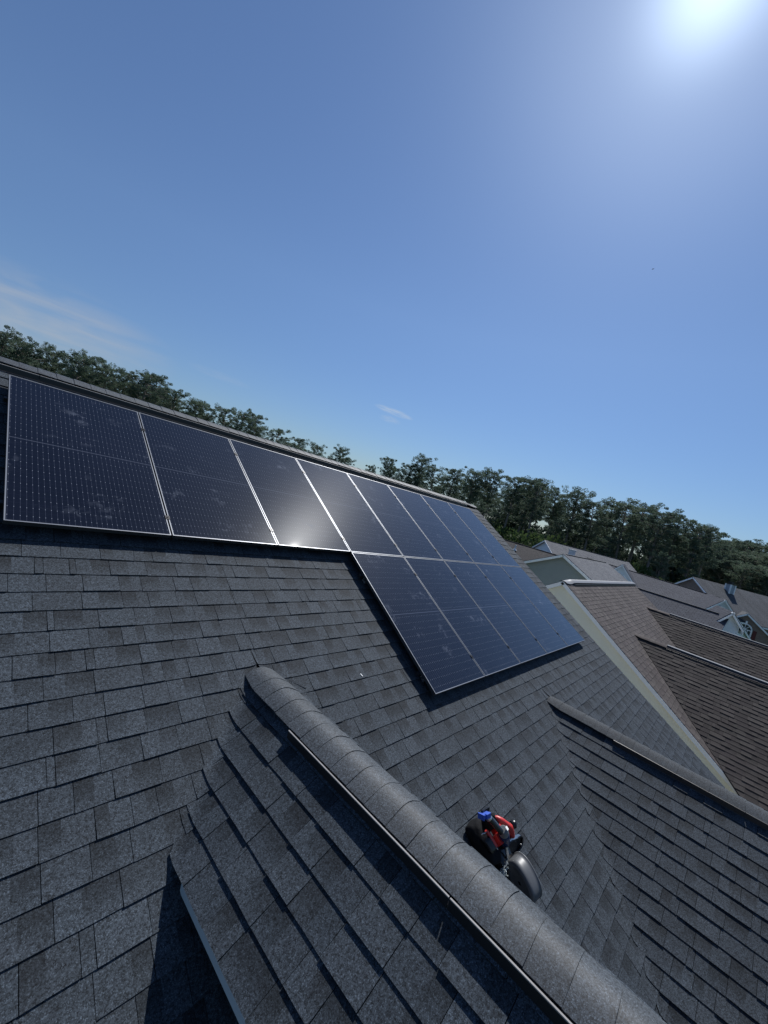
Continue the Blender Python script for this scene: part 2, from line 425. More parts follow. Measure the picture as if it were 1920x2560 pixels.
mb.face([(XL, yk, Z_RIDGE-7.5*TT-0.006), (XL, Y_RIDGE, Z_RIDGE-0.006), (XR, Y_RIDGE, Z_RIDGE-0.006), (XR, yk, Z_RIDGE-7.5*TT-0.006)], (0.2, 0, 0))
mb.build('roof', M['shingle'], house)
# walls
M['house_wall'] = noisy('grey_siding', (0.30, 0.31, 0.32), 0.7, 0.3, 2, 0.08)
mb = MB()
yf, yr2 = yb_ + 0.5, yk - 0.5
zf, zr2 = main_z(yf) - 0.2, Z_RIDGE - (yr2-Y_RIDGE)*TT - 0.2
for x in (XL+0.3, XR-0.3):
    pts = [(x, yf, -9), (x, yr2, -9), (x, yr2, zr2), (x, Y_RIDGE, Z_RIDGE-0.2), (x, yf, zf)]
    mb.face(pts if x > 0 else pts[::-1])
mb.face([(XL+0.3, yf, -9), (XR-0.3, yf, -9), (XR-0.3, yf, zf), (XL+0.3, yf, zf)])
mb.face([(XR-0.3, yr2, -9), (XL+0.3, yr2, -9), (XL+0.3, yr2, zr2), (XR-0.3, yr2, zr2)])
mb.build('wall', M['house_wall'], house)

# generic ridge dressing: caps over a black vent with a pale outer lip
def dress_ridge(parent, origin, along, side, t_slope, a0, a1, vent0, vent1, start_blend=0.35, reach=0.150, lift=0.004, lip_mat='lip', cap_mat='cap', flat=0.008, lip_lo=0.056, rad=0.085, lips=(-1,)):
    """origin: ridge point at t=0; along: unit vector of the ridge; side: unit horizontal vector to one side"""
    origin, along, side = map(lambda q: np.array(q, float), (origin, along, side))
    def zsec(d): return -(math.sqrt(d*d + rad**2) - rad)*t_slope
    def lift_at(t):
        if vent0 <= t <= vent1: return lift
        e = (vent0 - t) if t < vent0 else (t - vent1)
        f = max(0.0, 1 - e/start_blend); return flat + (lift-flat)*f*f*(3-2*f)
    def sect(t, h):
        L = lift_at(t); out = []
        fr = min(1.0, max(0.8, (t - a0)/0.9 + 0.8))
        for i in range(15):
            u = -1 + 2*i/14.0; d = u*reach*(fr if t < vent0 else 1.0)
            out.append(origin + along*t + side*d + A3(0, 0, zsec(d) + L + h))
        return out
    mb = MB(); ridge_caps(mb, a0, a1, sect)
    cap = mb.build('ridge_cap', M[cap_mat], parent)
    mb = MB()
    for sgn in (-1, 1):
        e = side*sgn
        def q(d, h, t): return origin + along*t + e*d + A3(0, 0, -d*t_slope + h)
        # louvred body under the cap and its base flange
        prof = [(reach-0.02, 0.036), (reach-0.012, 0.018), (0.166, 0.018), (0.174, 0.003)]
        rows = [[q(d, h, t) for t in (vent0, vent1)] for d, h in prof]
        mb.grid(rows, False)
        mb.face([q(0.03, 0.008, vent0), q(reach-0.02, 0.036, vent0), q(reach-0.012, 0.018, vent0), q(0.174, 0.003, vent0), q(0.03, -0.01, vent0)])
        mb.face([q(0.03, 0.008, vent1), q(reach-0.02, 0.036, vent1), q(reach-0.012, 0.018, vent1), q(0.174, 0.003, vent1), q(0.03, -0.01, vent1)])
    vent = mb.build('ridge_vent', M['black_plastic'], parent)
    mb = MB(); seg = 1.22
    for sgn in lips:
        e = side*sgn; t = vent0
        while t < vent1 - 0.02:
            t2 = min(t + seg - 0.006, vent1); c = origin + along*(t+t2)/2 + e*0.1735 + A3(0, 0, -0.1735*t_slope + lip_lo + 0.006)
            mb.box(c, along*(t2-t)/2, e*0.0030 + A3(0, 0, -0.0010), A3(0, 0, 0.0024)); mb.box(c - A3(0, 0, 0.026), along*(t2-t)/2, e*0.0015, A3(0, 0, 0.0235), mi=1); t += seg
    mb.build('vent_edge', [M[lip_mat], M['black_plastic']], parent)
    return cap
dress_ridge(roof, (XR, Y_RIDGE, Z_RIDGE), (-1, 0, 0), (0, -1, 0), TT, 0.0, XR-XL, 0.62, XR-XL-0.6, lift=0.030, lips=(1,))

# small gable that runs out under the camera
gab = MB()
S_A = 0.945
def P_A(sg):
    def f(a, s, h):
        d = S_A - s                      # slope distance below the ridge
        x = XA + sg*d*CT
        y = -a
        z = max(ZA - d*ST, main_z(y) - 0.03)
        if y > YA - DA - 0.1: z = max(z, smax(ZA - d*ST, main_z(y), 0.04))
        return A3(x, y, z) + A3(sg*ST, 0, CT)*h
    return f
lowA = lambda s: -(YA - (S_A - s)*CT) - 0.05*min(1.0, (S_A - s)/0.25) if s > 0.06 else -(YA - DA)
n_A = int((S_A - 0.03)/EXPO) + 1
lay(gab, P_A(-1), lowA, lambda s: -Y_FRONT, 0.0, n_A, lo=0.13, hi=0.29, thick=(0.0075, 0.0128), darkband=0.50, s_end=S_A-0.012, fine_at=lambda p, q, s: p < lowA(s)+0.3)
gab.face([(XA-DA, Y_FRONT, ZA-DA*TT-0.006), (XA, Y_FRONT, ZA-0.006), (XA, YA+0.0, ZA-0.006), (XA-DA, YA-DA, ZA-DA*TT-0.006)], (0.15, 0, 0))
gable = gab.build('gable_roof', M['shingle'], house)
mb = MB(); n_skip = int((0.93*CT - DAR)/CT/EXPO)
lowR = lambda s: -(YA - (S_A - s)*CT) - 0.10*min(1.0, (S_A - s)/0.25)
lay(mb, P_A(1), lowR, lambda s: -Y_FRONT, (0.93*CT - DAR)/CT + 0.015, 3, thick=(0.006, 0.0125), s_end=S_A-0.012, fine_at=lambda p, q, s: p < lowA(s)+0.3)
mb.face([(XA, Y_FRONT, ZA-0.006), (XA+DAR, Y_FRONT, ZA-DAR*TT-0.006), (XA+DAR, YA-DAR, ZA-DAR*TT-0.006), (XA, YA, ZA-0.006)], (0.15, 0, 0))
mb.build('roof_slope', M['shingle'], gable)
dress_ridge(gable, (XA, YA-0.05, ZA), (0, -1, 0), (1, 0, 0), TT, 0.0, -Y_FRONT + YA, 0.67, -Y_FRONT + YA)
# drip edge / fascia boards of the two eaves, soffit and wall below
mb = MB()
for sg, rch in ((-1, DA), (1, DAR)):
    y0, y1 = YA - rch - 0.13, Y_FRONT
    x = XA + sg*(rch - 0.012); z = ZA - rch*TT - 0.012
    mb.box((x, (y0+y1)/2, z - 0.036), (0.008, 0, 0), (0, (y0-y1)/2, 0), (0, 0, 0.034))
    mb.box((x + sg*0.011, (y0+y1)/2, z + 0.001), (0.010, 0, 0), (0, (y0-y1)/2 - 0.01, 0), (0, 0, 0.004))
mb.build('fascia', M['grey_trim'], gable)
mb = MB()
xw0, xw1 = -2.22, XA + DAR - 0.05
y0 = YA - DA + 0.05
mb.face([(XA-DA+0.02, y0-0.15, ZA-DA*TT-0.1), (xw0, y0-0.15, ZA-DA*TT-0.1), (xw0, Y_FRONT, ZA-DA*TT-0.1), (XA-DA+0.02, Y_FRONT, ZA-DA*TT-0.1)])
mb.box(((xw0+xw1)/2, (y0+Y_FRONT)/2, ZA-DA*TT-1.4), ((xw1-xw0)/2, 0, 0), (0, (y0-Y_FRONT)/2, 0), (0, 0, 1.32))
mb.box((XA+0.12, (YA-DAR-0.1+Y_FRONT)/2, ZA-DAR*TT-0.6), (0.17, 0, 0), (0, (YA-DAR-0.1-Y_FRONT)/2, 0), (0, 0, 0.54))
mb.build('gable_wall', M['house_wall'], gable)

# wide gable to the right
mb = MB()
def P_B(sg):
    def f(a, s, h):
        d = 4.4 - s; x = XB + sg*d*CT; y = -a
        z = ZB - d*ST
        z = max(z, main_z(y)-0.02) if y > -4.2 - 0 else z
        if y > YB - d*CT - 0.5: z = smax(ZB - d*ST, main_z(y), 0.04)
        return A3(x, y, z) + A3(sg*ST, 0, CT)*h
    return f
lowB = lambda s: -(YB - (4.4 - s)*CT) - 0.05*min(1.0, (4.4 - s)/0.25)
n_B = int((4.4 - 0.03)/EXPO) + 1
lay(mb, P_B(-1), lowB, lambda s: 7.0, 0.0, n_B, lo=0.13, hi=0.29, thick=(0.0075, 0.0118), s_end=4.388, fine_at=lambda p, q, s: p < lowB(s)+0.35)
dB = 4.4*CT
mb.face([(XB-dB, -7.0, ZB-dB*TT-0.006), (XB, -7.0, ZB-0.006), (XB, YB, ZB-0.006), (XB-dB, YB-dB, ZB-dB*TT-0.006)], (0.15, 0, 0))
gableb = mb.build('gable_roof', M['shingle'], house)
mb = MB()
lay(mb, P_B(1), lowB, lambda s: 7.0, 0.0, n_B, lo=0.12, hi=0.32, s_end=4.388)
mb.face([(XB, -7.0, ZB-0.006), (XB+dB, -7.0, ZB-dB*TT-0.006), (XB+dB, YB-dB, ZB-dB*TT-0.006), (XB, YB, ZB-0.006)], (0.15, 0, 0))
mb.build('roof_slope', M['shingle'], gableb)
dress_ridge(gableb, (XB, YB-0.05, ZB), (0, -1, 0), (1, 0, 0), TT, 0.0, 7.0+YB, 0.85, 7.0+YB-0.1, lip_mat='black_plastic', cap_mat='cap_dark')

# ------------------------------------------------------------------ solar panels
def panel_mat():
    mm = mat('solar_glass', (0.01, 0.012, 0.03), 0.12, 0.5); t = mm.node_tree; b = t.nodes['Principled BSDF']
    b.inputs['IOR'].default_value = 1.47; b.inputs['Specular IOR Level'].default_value = 0.009
    b.inputs['Coat Weight'].default_value = 1.0; b.inputs['Coat Roughness'].default_value = 0.02; b.inputs['Coat IOR'].default_value = 1.47
    c = N(t, 'ShaderNodeTexCoord'); s = N(t, 'ShaderNodeSeparateXYZ'); t.links.new(c.outputs['Object'], s.inputs[0])
    X_, Y_ = s.outputs[0], s.outputs[1]
    def stripe(v, pitch, width, off=0.0):
        fr = fmath(t, 'FRACT', fmath(t, 'DIVIDE', fmath(t, 'ADD', v, off), pitch))
        return fmath(t, 'LESS_THAN', fmath(t, 'ABSOLUTE', fmath(t, 'SUBTRACT', fr, 0.5)), 0.5*width/pitch)
    bus = stripe(X_, 0.0338, 0.0015, 1.0)
    cellx = stripe(X_, 0.169, 0.003, 0.0845 + 1.69)
    celly = stripe(Y_, 0.0842, 0.0022, 0.0421 + 0.842)
    dot = fmath(t, 'MULTIPLY', stripe(X_, 0.0338, 0.0034, 1.0), stripe(Y_, 0.0842, 0.008, 0.842))
    midl = fmath(t, 'LESS_THAN', fmath(t, 'ABSOLUTE', Y_), 0.004)
    oi = N(t, 'ShaderNodeObjectInfo')
    mp = N(t, 'ShaderNodeVectorMath', operation='ADD'); t.links.new(c.outputs['Object'], mp.inputs[0])
    cb = N(t, 'ShaderNodeCombineXYZ')
    for i, k in enumerate((37.0, 91.0, 53.0)): t.links.new(fmath(t, 'MULTIPLY', oi.outputs['Random'], k), cb.inputs[i])
    t.links.new(cb.outputs[0], mp.inputs[1])
    n1 = N(t, 'ShaderNodeTexNoise'); n1.inputs['Scale'].default_value = 3.0; n1.inputs['Detail'].default_value = 2
    n2 = N(t, 'ShaderNodeTexNoise'); n2.inputs['Scale'].default_value = 13.0; n2.inputs['Detail'].default_value = 4; n2.inputs['Distortion'].default_value = 0.8
    n3 = N(t, 'ShaderNodeTexNoise'); n3.inputs['Scale'].default_value = 1.1; n3.inputs['Detail'].default_value = 3
    for q in (n1, n2, n3): t.links.new(mp.outputs[0], q.inputs['Vector'])
    sm = fmath(t, 'MULTIPLY', fmath(t, 'SUBTRACT', n1.outputs['Fac'], 0.575), 7.0, clamp=True)
    sm = fmath(t, 'MULTIPLY', sm, fmath(t, 'MULTIPLY', fmath(t, 'SUBTRACT', n2.outputs['Fac'], 0.50), 6.0, clamp=True))
    cellc = mixc(t, fmath(t, 'MULTIPLY', n3.outputs['Fac'], 1.0), (0.0025, 0.003, 0.007), (0.004, 0.0045, 0.011))
    cellc = mixc(t, fmath(t, 'MULTIPLY', cellx, 0.6), cellc, (0.005, 0.005, 0.010))
    cellc = mixc(t, fmath(t, 'MULTIPLY', celly, 0.35), cellc, (0.02, 0.022, 0.04))
    cellc = mixc(t, fmath(t, 'MULTIPLY', bus, 0.8), cellc, (0.065, 0.072, 0.10))
    cellc = mixc(t, fmath(t, 'MULTIPLY', dot, 0.9), cellc, (0.24, 0.26, 0.30))
    cellc = mixc(t, fmath(t, 'MULTIPLY', midl, 0.6), cellc, (0.10, 0.11, 0.14))
    dust = fmath(t, 'ADD', fmath(t, 'MULTIPLY', sm, 0.19), fmath(t, 'MULTIPLY', n3.outputs['Fac'], 0.012))
    col = mixc(t, dust, cellc, (0.30, 0.33, 0.40))
    t.links.new(col, b.inputs['Base Color'])
    t.links.new(fmath(t, 'ADD', 0.27, fmath(t, 'MULTIPLY', fmath(t, 'ADD', sm, fmath(t, 'MULTIPLY', n3.outputs['Fac'], 0.05)), 0.04)), b.inputs['Roughness'])
    bp = N(t, 'ShaderNodeBump'); bp.inputs['Strength'].default_value = 0.04; bp.inputs['Distance'].default_value = 0.001
    t.links.new(bus, bp.inputs['Height']); t.links.new(bp.outputs[0], b.inputs['Normal'])
    return mm
M['glass'] = panel_mat()
M['frame'] = noisy('anodised_frame', (0.22, 0.235, 0.26), 0.42, 0.5, 8, 0.15, metal=0.35)
M['frame_side'] = noisy('dark_frame_side', (0.035, 0.036, 0.04), 0.45, 0.4, 8, 0.1)  # sides coloured darker than the frame's top faces
M['backsheet'] = noisy('backsheet', (0.03, 0.03, 0.032), 0.8, 0.3)
M['clamp'] = noisy('black_clamp', (0.02, 0.02, 0.022), 0.4, 0.5, 30, 0.2, metal=0.5)
PITCH_U, PITCH_V = 1.065, 1.065*1.78778
PWID, PHEI, PTHK, LIP = 1.050, 1.890, 0.035, 0.008
hw, hh_ = PWID/2, PHEI/2
fm = MB()
for a, b_, c, d in ((-hw, -hh_, hw, -hh_+LIP), (-hw, hh_-LIP, hw, hh_), (-hw, -hh_+LIP, -hw+LIP, hh_-LIP), (hw-LIP, -hh_+LIP, hw, hh_-LIP)):
    fm.box(((a+c)/2, (b_+d)/2, -PTHK/2), ((c-a)/2, 0, 0), (0, (d-b_)/2, 0), (0, 0, PTHK/2))
    fm.mi[-6:] = [0, 1, 1, 1, 1, 1]
gm = MB(); gm.face([(-hw+LIP-0.001, -hh_+LIP-0.001, -0.0022), (hw-LIP+0.001, -hh_+LIP-0.001, -0.0022), (hw-LIP+0.001, hh_-LIP+0.001, -0.0022), (-hw+LIP-0.001, hh_-LIP+0.001, -0.0022)])
bm_ = MB(); bm_.face([(-hw+LIP, hh_-LIP, -0.010), (hw-LIP, hh_-LIP, -0.010), (hw-LIP, -hh_+LIP, -0.010), (-hw+LIP, -hh_+LIP, -0.010)])
km = MB()
km.box((0, 0, -0.012), (0.012, 0, 0), (0, 0.022, 0), (0, 0, 0.0125)); km.box((0, 0, 0.002), (0.019, 0, 0), (0, 0.021, 0), (0, 0, 0.0022))
km.tube([(0, 0, 0.004), (0, 0, 0.0095)], 0.0065, 6, smooth=False)
def place_local(o, loc): o.location = loc
clampers = {}
panel_labels_top = ['leftmost solar panel of the upper row, nearest the camera, with a bluish smudge',
    'second solar panel from the left in the upper row, with pale smears near its middle',
    'third panel from the left in the upper row, sun glint at its bottom edge',
    'fourth panel from the left in the upper row, just left of the lower row',
    'fifth solar panel from the left in the upper row, handprints near its lower edge',
    'sixth solar panel from the left in the upper row, reflecting pale blue sky',
    'second to last solar panel at the right of the upper row',
    'rightmost solar panel of the upper row, beside the roof edge and under the ridge end']
panel_labels_bot = ['leftmost panel of the lower row, its edge shadow dark on the shingles',
    'second solar panel from the left in the lower row, with streaky smears across it',
    'middle solar panel of the five in the lower row',
    'fourth solar panel from the left in the lower row, dull blue with faint smears',
    'rightmost solar panel of the lower row, the palest one, beside the roof edge']
proto = {}
def solar_panel(col, row, label):
    u = (col - 3 + 0.5)*PITCH_U; v = (row + 0.5)*PITCH_V
    o = thing('solar_panel', label, 'solar panel', A3(u, 0, 0) + VUP*v, 'solar panels on the roof')
    o.rotation_euler = (TH, 0, 0)
    if not proto:
        proto['frame'] = fm.build('frame', [M['frame'], M['frame_side']], offset=(0, 0, 0)); proto['cells'] = gm.build('cell_glass', M['glass'], offset=(0, 0, 0))
        proto['back'] = bm_.build('backsheet', M['backsheet'], offset=(0, 0, 0)); proto['clamp'] = km.build('clamp', M['clamp'], offset=(0, 0, 0))
        mine = {k: proto[k] for k in ('frame', 'cells', 'back')}
    else:
        mine = {}
        for k in ('frame', 'cells', 'back'):
            c = proto[k].copy(); scene.collection.objects.link(c); mine[k] = c
    for c in mine.values(): c.parent = o
    vs = (0.225, 1.56) if row == 0 else (-0.335, -1.635)
    side = [hw + 0.0075] if (col < 7) else []
    for sx in side:
        for cv in vs:
            if 'used' not in proto: c = proto['clamp']; proto['used'] = True
            else: c = proto['clamp'].copy(); scene.collection.objects.link(c)
            c.parent = o; c.location = (sx, cv - v, 0.0)
    return o
for c_ in range(8): solar_panel(c_, 0, panel_labels_top[c_])
for c_ in range(3, 8): solar_panel(c_, -1, panel_labels_bot[c_-3])
# rails with feet
M['rail'] = noisy('black_rail', (0.03, 0.03, 0.032), 0.45, 0.5, 20, 0.2, metal=0.4)
M['foot'] = noisy('foot_metal', (0.42, 0.43, 0.45), 0.4, 0.5, 20, 0.2, metal=0.6)
def rail(u0, u1, v, label):
    o = thing('mounting_rail', label, 'rail', A3(u0, 0, 0) + VUP*v - NRM*0.07, 'panel mounting rails')
    mb = MB(); mid = (u0+u1)/2
    mb.box(A3(mid, 0, 0) + VUP*v - NRM*0.0565, A3((u1-u0)/2, 0, 0), VUP*0.016, NRM*0.020)
    mb.build('rail', M['rail'], o)
    u = u0 + 0.10; first = None
    while u < u1:
        if first is None:
            fb = MB(); base = A3(u, 0, 0) + VUP*v
            fb.box(base - VUP*0.026 - NRM*0.080, A3(0.019, 0, 0), VUP*0.0035, NRM*0.026)
            fb.box(base - VUP*0.05 - NRM*0.1025, A3(0.02, 0, 0), VUP*0.03, NRM*0.003)
            fb.tube([base - VUP*0.033 - NRM*0.06, base - VUP*0.045 - NRM*0.06], 0.009, 6, smooth=False)
            fb.tube([base - VUP*0.06 - NRM*0.10, base - VUP*0.06 - NRM*0.088], 0.010, 6, smooth=False)
            first = fb.build('foot', M['foot'], o); u_first = u
        else:
            c = first.copy(); scene.collection.objects.link(c); c.parent = o; c.location = (u - u_first, 0, 0)
        u += 1.22
    return o
rail(-0.03, 5.30, -0.335, 'dark mounting rail under the lower panels, its end showing near their top left corner')
rail(-0.012, 5.30, -1.635, 'dark mounting rail under the lower panels, its end showing near their bottom left corner')
rail(-3.21, 5.30, 0.225, 'dark mounting rail hidden under the lower part of the upper panel row')
rail(-3.21, 5.30, 1.56, 'dark mounting rail hidden under the top of the upper panel row')

# ------------------------------------------------------------------ measuring helper: a pixel of the survey photo to a point on a plane
def ray_dir(u, v): return pix_dir(u, v)
def on_plane(u, v, p0, n):
    d = ray_dir(u, v); return CAM + d*(np.dot(np.array(p0, float) - CAM, n)/np.dot(d, n))
def above_roof(u, v, h): return on_plane(u, v, NRM*(-0.11 + h), NRM)

# ------------------------------------------------------------------ ground
GROUND = -9.0
M['grass'] = noisy('grass', (0.055, 0.085, 0.03), 0.9, 0.2, 0.15, 0.35, 0.3, 6.0)
mb = MB()
for i in range(12):
    for j in range(12):
        x0, y0 = -1500 + i*250, -1500 + j*250
        mb.face([(x0, y0, GROUND), (x0+250, y0, GROUND), (x0+250, y0+250, GROUND), (x0, y0+250, GROUND)])
structure(mb.build('ground', M['grass']))

# ------------------------------------------------------------------ next-door house
M['cream'] = noisy('cream_siding', (0.88, 0.84, 0.67), 0.6, 0.4, 1.2, 0.06, 0.05, 20)
M['brown_dark'] = M['brown_shingle']
PN = A3(10.175, 0.461, -0.44); T2 = math.tan(math.radians(33.8)); C2, S2 = math.cos(math.radians(33.8)), math.sin(math.radians(33.8))
XN1 = 21.95
nb = thing('house', 'brown shingled house next door with a cream siding gable and white rake trim', 'house', (PN[0]+6, PN[1], GROUND))
r2 = random.Random(11)
S_N = 9.2
def P_N(a, s, h):
    d = S_N - s
    return A3(a, PN[1] - d*C2, PN[2] - d*S2) + A3(0, -S2, C2)*h
E2 = 0.147
C1 = A3(13.15, -1.353, -1.655); C2P = A3(19.6, -0.658, -1.189)
mb = MB()
def yN(s): return PN[1] - (S_N - s)*C2
lay(mb, P_N, lambda s: PN[0], lambda s: XN1, 0.02, int(S_N/E2), lo=0.14, hi=0.34, rnd=r2, expo=E2, thick=(0.006, 0.011), darkband=0.75, gap=0.003)
yb2 = PN[1] - S_N*C2; zb2 = PN[2] - S_N*S2
mb.face([(PN[0], yb2, zb2-0.01), (XN1, yb2, zb2-0.01), (XN1, PN[1], PN[2]-0.01), (PN[0], PN[1], PN[2]-0.01)], (0.3, 0, 0))
nroof = mb.build('roof', M['brown_shingle'], nb)
mb = MB()
lay(mb, lambda a, s, h: A3(a, PN[1] + (S_N-s)*C2, PN[2] - (S_N-s)*S2) + A3(0, S2, C2)*h, lambda s: PN[0], lambda s: XN1, 0.02, int(S_N/0.3), lo=0.4, hi=0.9, rnd=r2, expo=0.3)
mb.face([(PN[0], PN[1], PN[2]-0.01), (XN1, PN[1], PN[2]-0.01), (XN1, PN[1]+S_N*C2, zb2-0.01), (PN[0], PN[1]+S_N*C2, zb2-0.01)], (0.3, 0, 0))
mb.build('roof_slope', M['brown_shingle'], nroof)
dress_ridge(nroof, (PN[0], PN[1], PN[2]), (1, 0, 0), (0, 1, 0), T2, 0.0, XN1-PN[0], 0.75, XN1-PN[0]-0.1, reach=0.15, lift=0.05, lip_mat='black_plastic', cap_mat='vent_grey')
def cross_gable(apex, front_y, vent0, reach=4.2):
    mb = MB(); SG = reach/C2
    def Pg(sg):
        def f(a, s, h):
            d = SG - s
            return A3(apex[0] + sg*d*C2, -a, apex[2] - d*S2) + A3(sg*S2, 0, C2)*h
        return f
    low = lambda s: -(apex[1] - (SG - s)*C2) + 0.02
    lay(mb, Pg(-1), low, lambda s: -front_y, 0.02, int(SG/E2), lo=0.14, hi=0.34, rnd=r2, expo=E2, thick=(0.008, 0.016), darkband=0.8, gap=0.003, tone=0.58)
    mb.face([(apex[0]-reach, front_y, apex[2]-reach*T2-0.01), (apex[0], front_y, apex[2]-0.01), (apex[0], apex[1], apex[2]-0.01), (apex[0]-reach, apex[1]-reach, apex[2]-reach*T2-0.01)], (0.25, 0, 0))
    g = mb.build('gable_roof', M['brown_shingle'], nb)
    mb = MB()
    lay(mb, Pg(1), low, lambda s: -front_y, 0.02, int(SG/E2), lo=0.3, hi=0.6, rnd=r2, expo=E2)
    mb.face([(apex[0], front_y, apex[2]-0.01), (apex[0]+reach, front_y, apex[2]-reach*T2-0.01), (apex[0]+reach, apex[1]-reach, apex[2]-reach*T2-0.01), (apex[0], apex[1], apex[2]-0.01)], (0.25, 0, 0))
    mb.build('roof_slope', M['brown_shingle'], g)
    dress_ridge(g, (apex[0], apex[1]-0.05, apex[2]), (0, -1, 0), (1, 0, 0), T2, 0.0, apex[1]-front_y, vent0, apex[1]-front_y-0.05, reach=0.150, lift=0.004, lip_mat='black_plastic', cap_mat='light_metal' if False else 'brown_shingle', lip_lo=0.03)
    # vent blackened to stand for its shaded side and shadow, narrow metal crest
    mb = MB(); t0 = apex[1]-0.05-vent0; yc = (t0+front_y)/2; hl = (t0-front_y)/2
    for sg in (-1, 1):
        mb.face([(apex[0]+sg*0.15, t0, apex[2]-0.15*T2), (apex[0]+sg*0.09, t0, apex[2]+0.012), (apex[0]+sg*0.09, front_y, apex[2]+0.012), (apex[0]+sg*0.15, front_y, apex[2]-0.15*T2)][::sg])
    mb.face([(apex[0]-0.15, t0, apex[2]-0.15*T2), (apex[0]-0.09, t0, apex[2]+0.012), (apex[0]+0.09, t0, apex[2]+0.012), (apex[0]+0.15, t0, apex[2]-0.15*T2)])
    mb.build('vent_body_shade', M['black_plastic'], g)
    mb = MB(); mb.box((apex[0], yc, apex[2]+0.020), (0.075, 0, 0), (0, hl, 0), (0, 0, 0.009))
    mb.build('vent_crest', M['vent_grey'], g)
    mb = MB()
    mb.face([(apex[0]-reach, front_y+0.2, GROUND), (apex[0]+reach, front_y+0.2, GROUND), (apex[0]+reach, front_y+0.2, apex[2]-reach*T2-0.05), (apex[0], front_y+0.2, apex[2]-0.05), (apex[0]-reach, front_y+0.2, apex[2]-reach*T2-0.05)])
    mb.build('gable_wall', M['cream'], g)
    return g
cross_gable(C1, -12.0, 0.95)
cross_gable(C2P, -12.5, 0.95)
# gable end: lapped siding, white rake boards, soffits
mb = MB(); xw = PN[0] + 0.14; lapz = 0.115
z = GROUND
while z < PN[2] - 0.12:
    z1 = min(z + lapz, PN[2]-0.06)
    def hwid(zz): return min(max(0.0, (PN[2]-0.1-zz)/T2), S_N*C2-0.4)
    a0, a1 = hwid(z), hwid(z1)
    if a0 < 0.02: break
    o0 = xw - 0.014; o1 = xw
    mb.face([(o0, PN[1]-a0, z), (o1, PN[1]-a1, z1), (o1, PN[1]+a1, z1), (o0, PN[1]+a0, z)])
    mb.face([(o1, PN[1]-a0, z), (o0, PN[1]-a0, z), (o0, PN[1]+a0, z), (o1, PN[1]+a0, z)])
    z += lapz
mb.build('wall', M['cream'], nb)
mb = MB()
for sg in (-1, 1):
    L = S_N - 0.0
    dvec = A3(0, sg*C2, -S2); nvec = A3(0, sg*S2, C2)
    c = PN + dvec*(L/2)
    mb.box(c - nvec*0.074 + A3(0.012, 0, 0), A3(0.014, 0, 0), dvec*(L/2), nvec*0.039)       # rake board
    mb.box(c - nvec*0.022 + A3(-0.004, 0, 0), A3(0.016, 0, 0), dvec*(L/2), nvec*0.013)       # drip strip
    mb.box(c - nvec*0.112 + A3(0.07, 0, 0), A3(0.055, 0, 0), dvec*(L/2), nvec*0.004)           # soffit
mb.build('rake_trim', M['white_paint'], nb)
mb = MB()
yq = S_N*C2 - 0.4
mb.face([(XN1-0.3, PN[1]-yq, GROUND), (XN1-0.3, PN[1]+yq, GROUND), (XN1-0.3, PN[1]+yq, PN[2]-yq*T2-0.1), (XN1-0.3, PN[1], PN[2]-0.1), (XN1-0.3, PN[1]-yq, PN[2]-yq*T2-0.1)])
for sg in (-1, 1):
    mb.face([(xw, PN[1]+sg*yq, GROUND), (XN1-0.3, PN[1]+sg*yq, GROUND), (XN1-0.3, PN[1]+sg*yq, PN[2]-yq*T2-0.1), (xw, PN[1]+sg*yq, PN[2]-yq*T2-0.1)])
mb.build('wall', M['cream'], nb)

# ------------------------------------------------------------------ houses further along
def far_roof_mat(name, ca, cb, stain=0.2):
    mm = mat(name, ca, 0.85, 0.2); t = mm.node_tree; b = t.nodes['Principled BSDF']
    at = N(t, 'ShaderNodeAttribute', attribute_name='rc')
    br = N(t, 'ShaderNodeTexBrick'); br.inputs['Scale'].default_value = 1.0
    br.inputs['Brick Width'].default_value = 0.30; br.inputs['Row Height'].default_value = 0.147
    br.inputs['Mortar Size'].default_value = 0.012; br.inputs['Bias'].default_value = -0.2; br.offset = 0.37
    br.inputs['Color1'].default_value = (*ca, 1); br.inputs['Color2'].default_value = (*cb, 1)
    br.inputs['Mortar'].default_value = (*[k*0.45 for k in cb], 1)
    t.links.new(at.outputs['Vector'], br.inputs['Vector'])
    n1 = N(t, 'ShaderNodeTexNoise'); n1.inputs['Scale'].default_value = 0.5; n1.inputs['Detail'].default_value = 6
    c = N(t, 'ShaderNodeMapping'); c.inputs['Scale'].default_value = (2.2, 0.5, 1); t.links.new(at.outputs['Vector'], c.inputs[0]); t.links.new(c.outputs[0], n1.inputs['Vector'])
    f = fmath(t, 'ADD', fmath(t, 'MULTIPLY', fmath(t, 'SUBTRACT', n1.outputs['Fac'], 0.5), 4*stain), 1.0)
    sc_ = N(t, 'ShaderNodeVectorMath', operation='SCALE'); t.links.new(br.outputs[0], sc_.inputs[0]); t.links.new(f, sc_.inputs['Scale'])
    t.links.new(sc_.outputs[0], b.inputs['Base Color'])
    bp = N(t, 'ShaderNodeBump'); bp.inputs['Strength'].default_value = 0.6; bp.inputs['Distance'].default_value = 0.02
    t.links.new(br.outputs['Fac'], bp.inputs['Height']); bp.invert = True; t.links.new(bp.outputs[0], b.inputs['Normal'])
    return mm
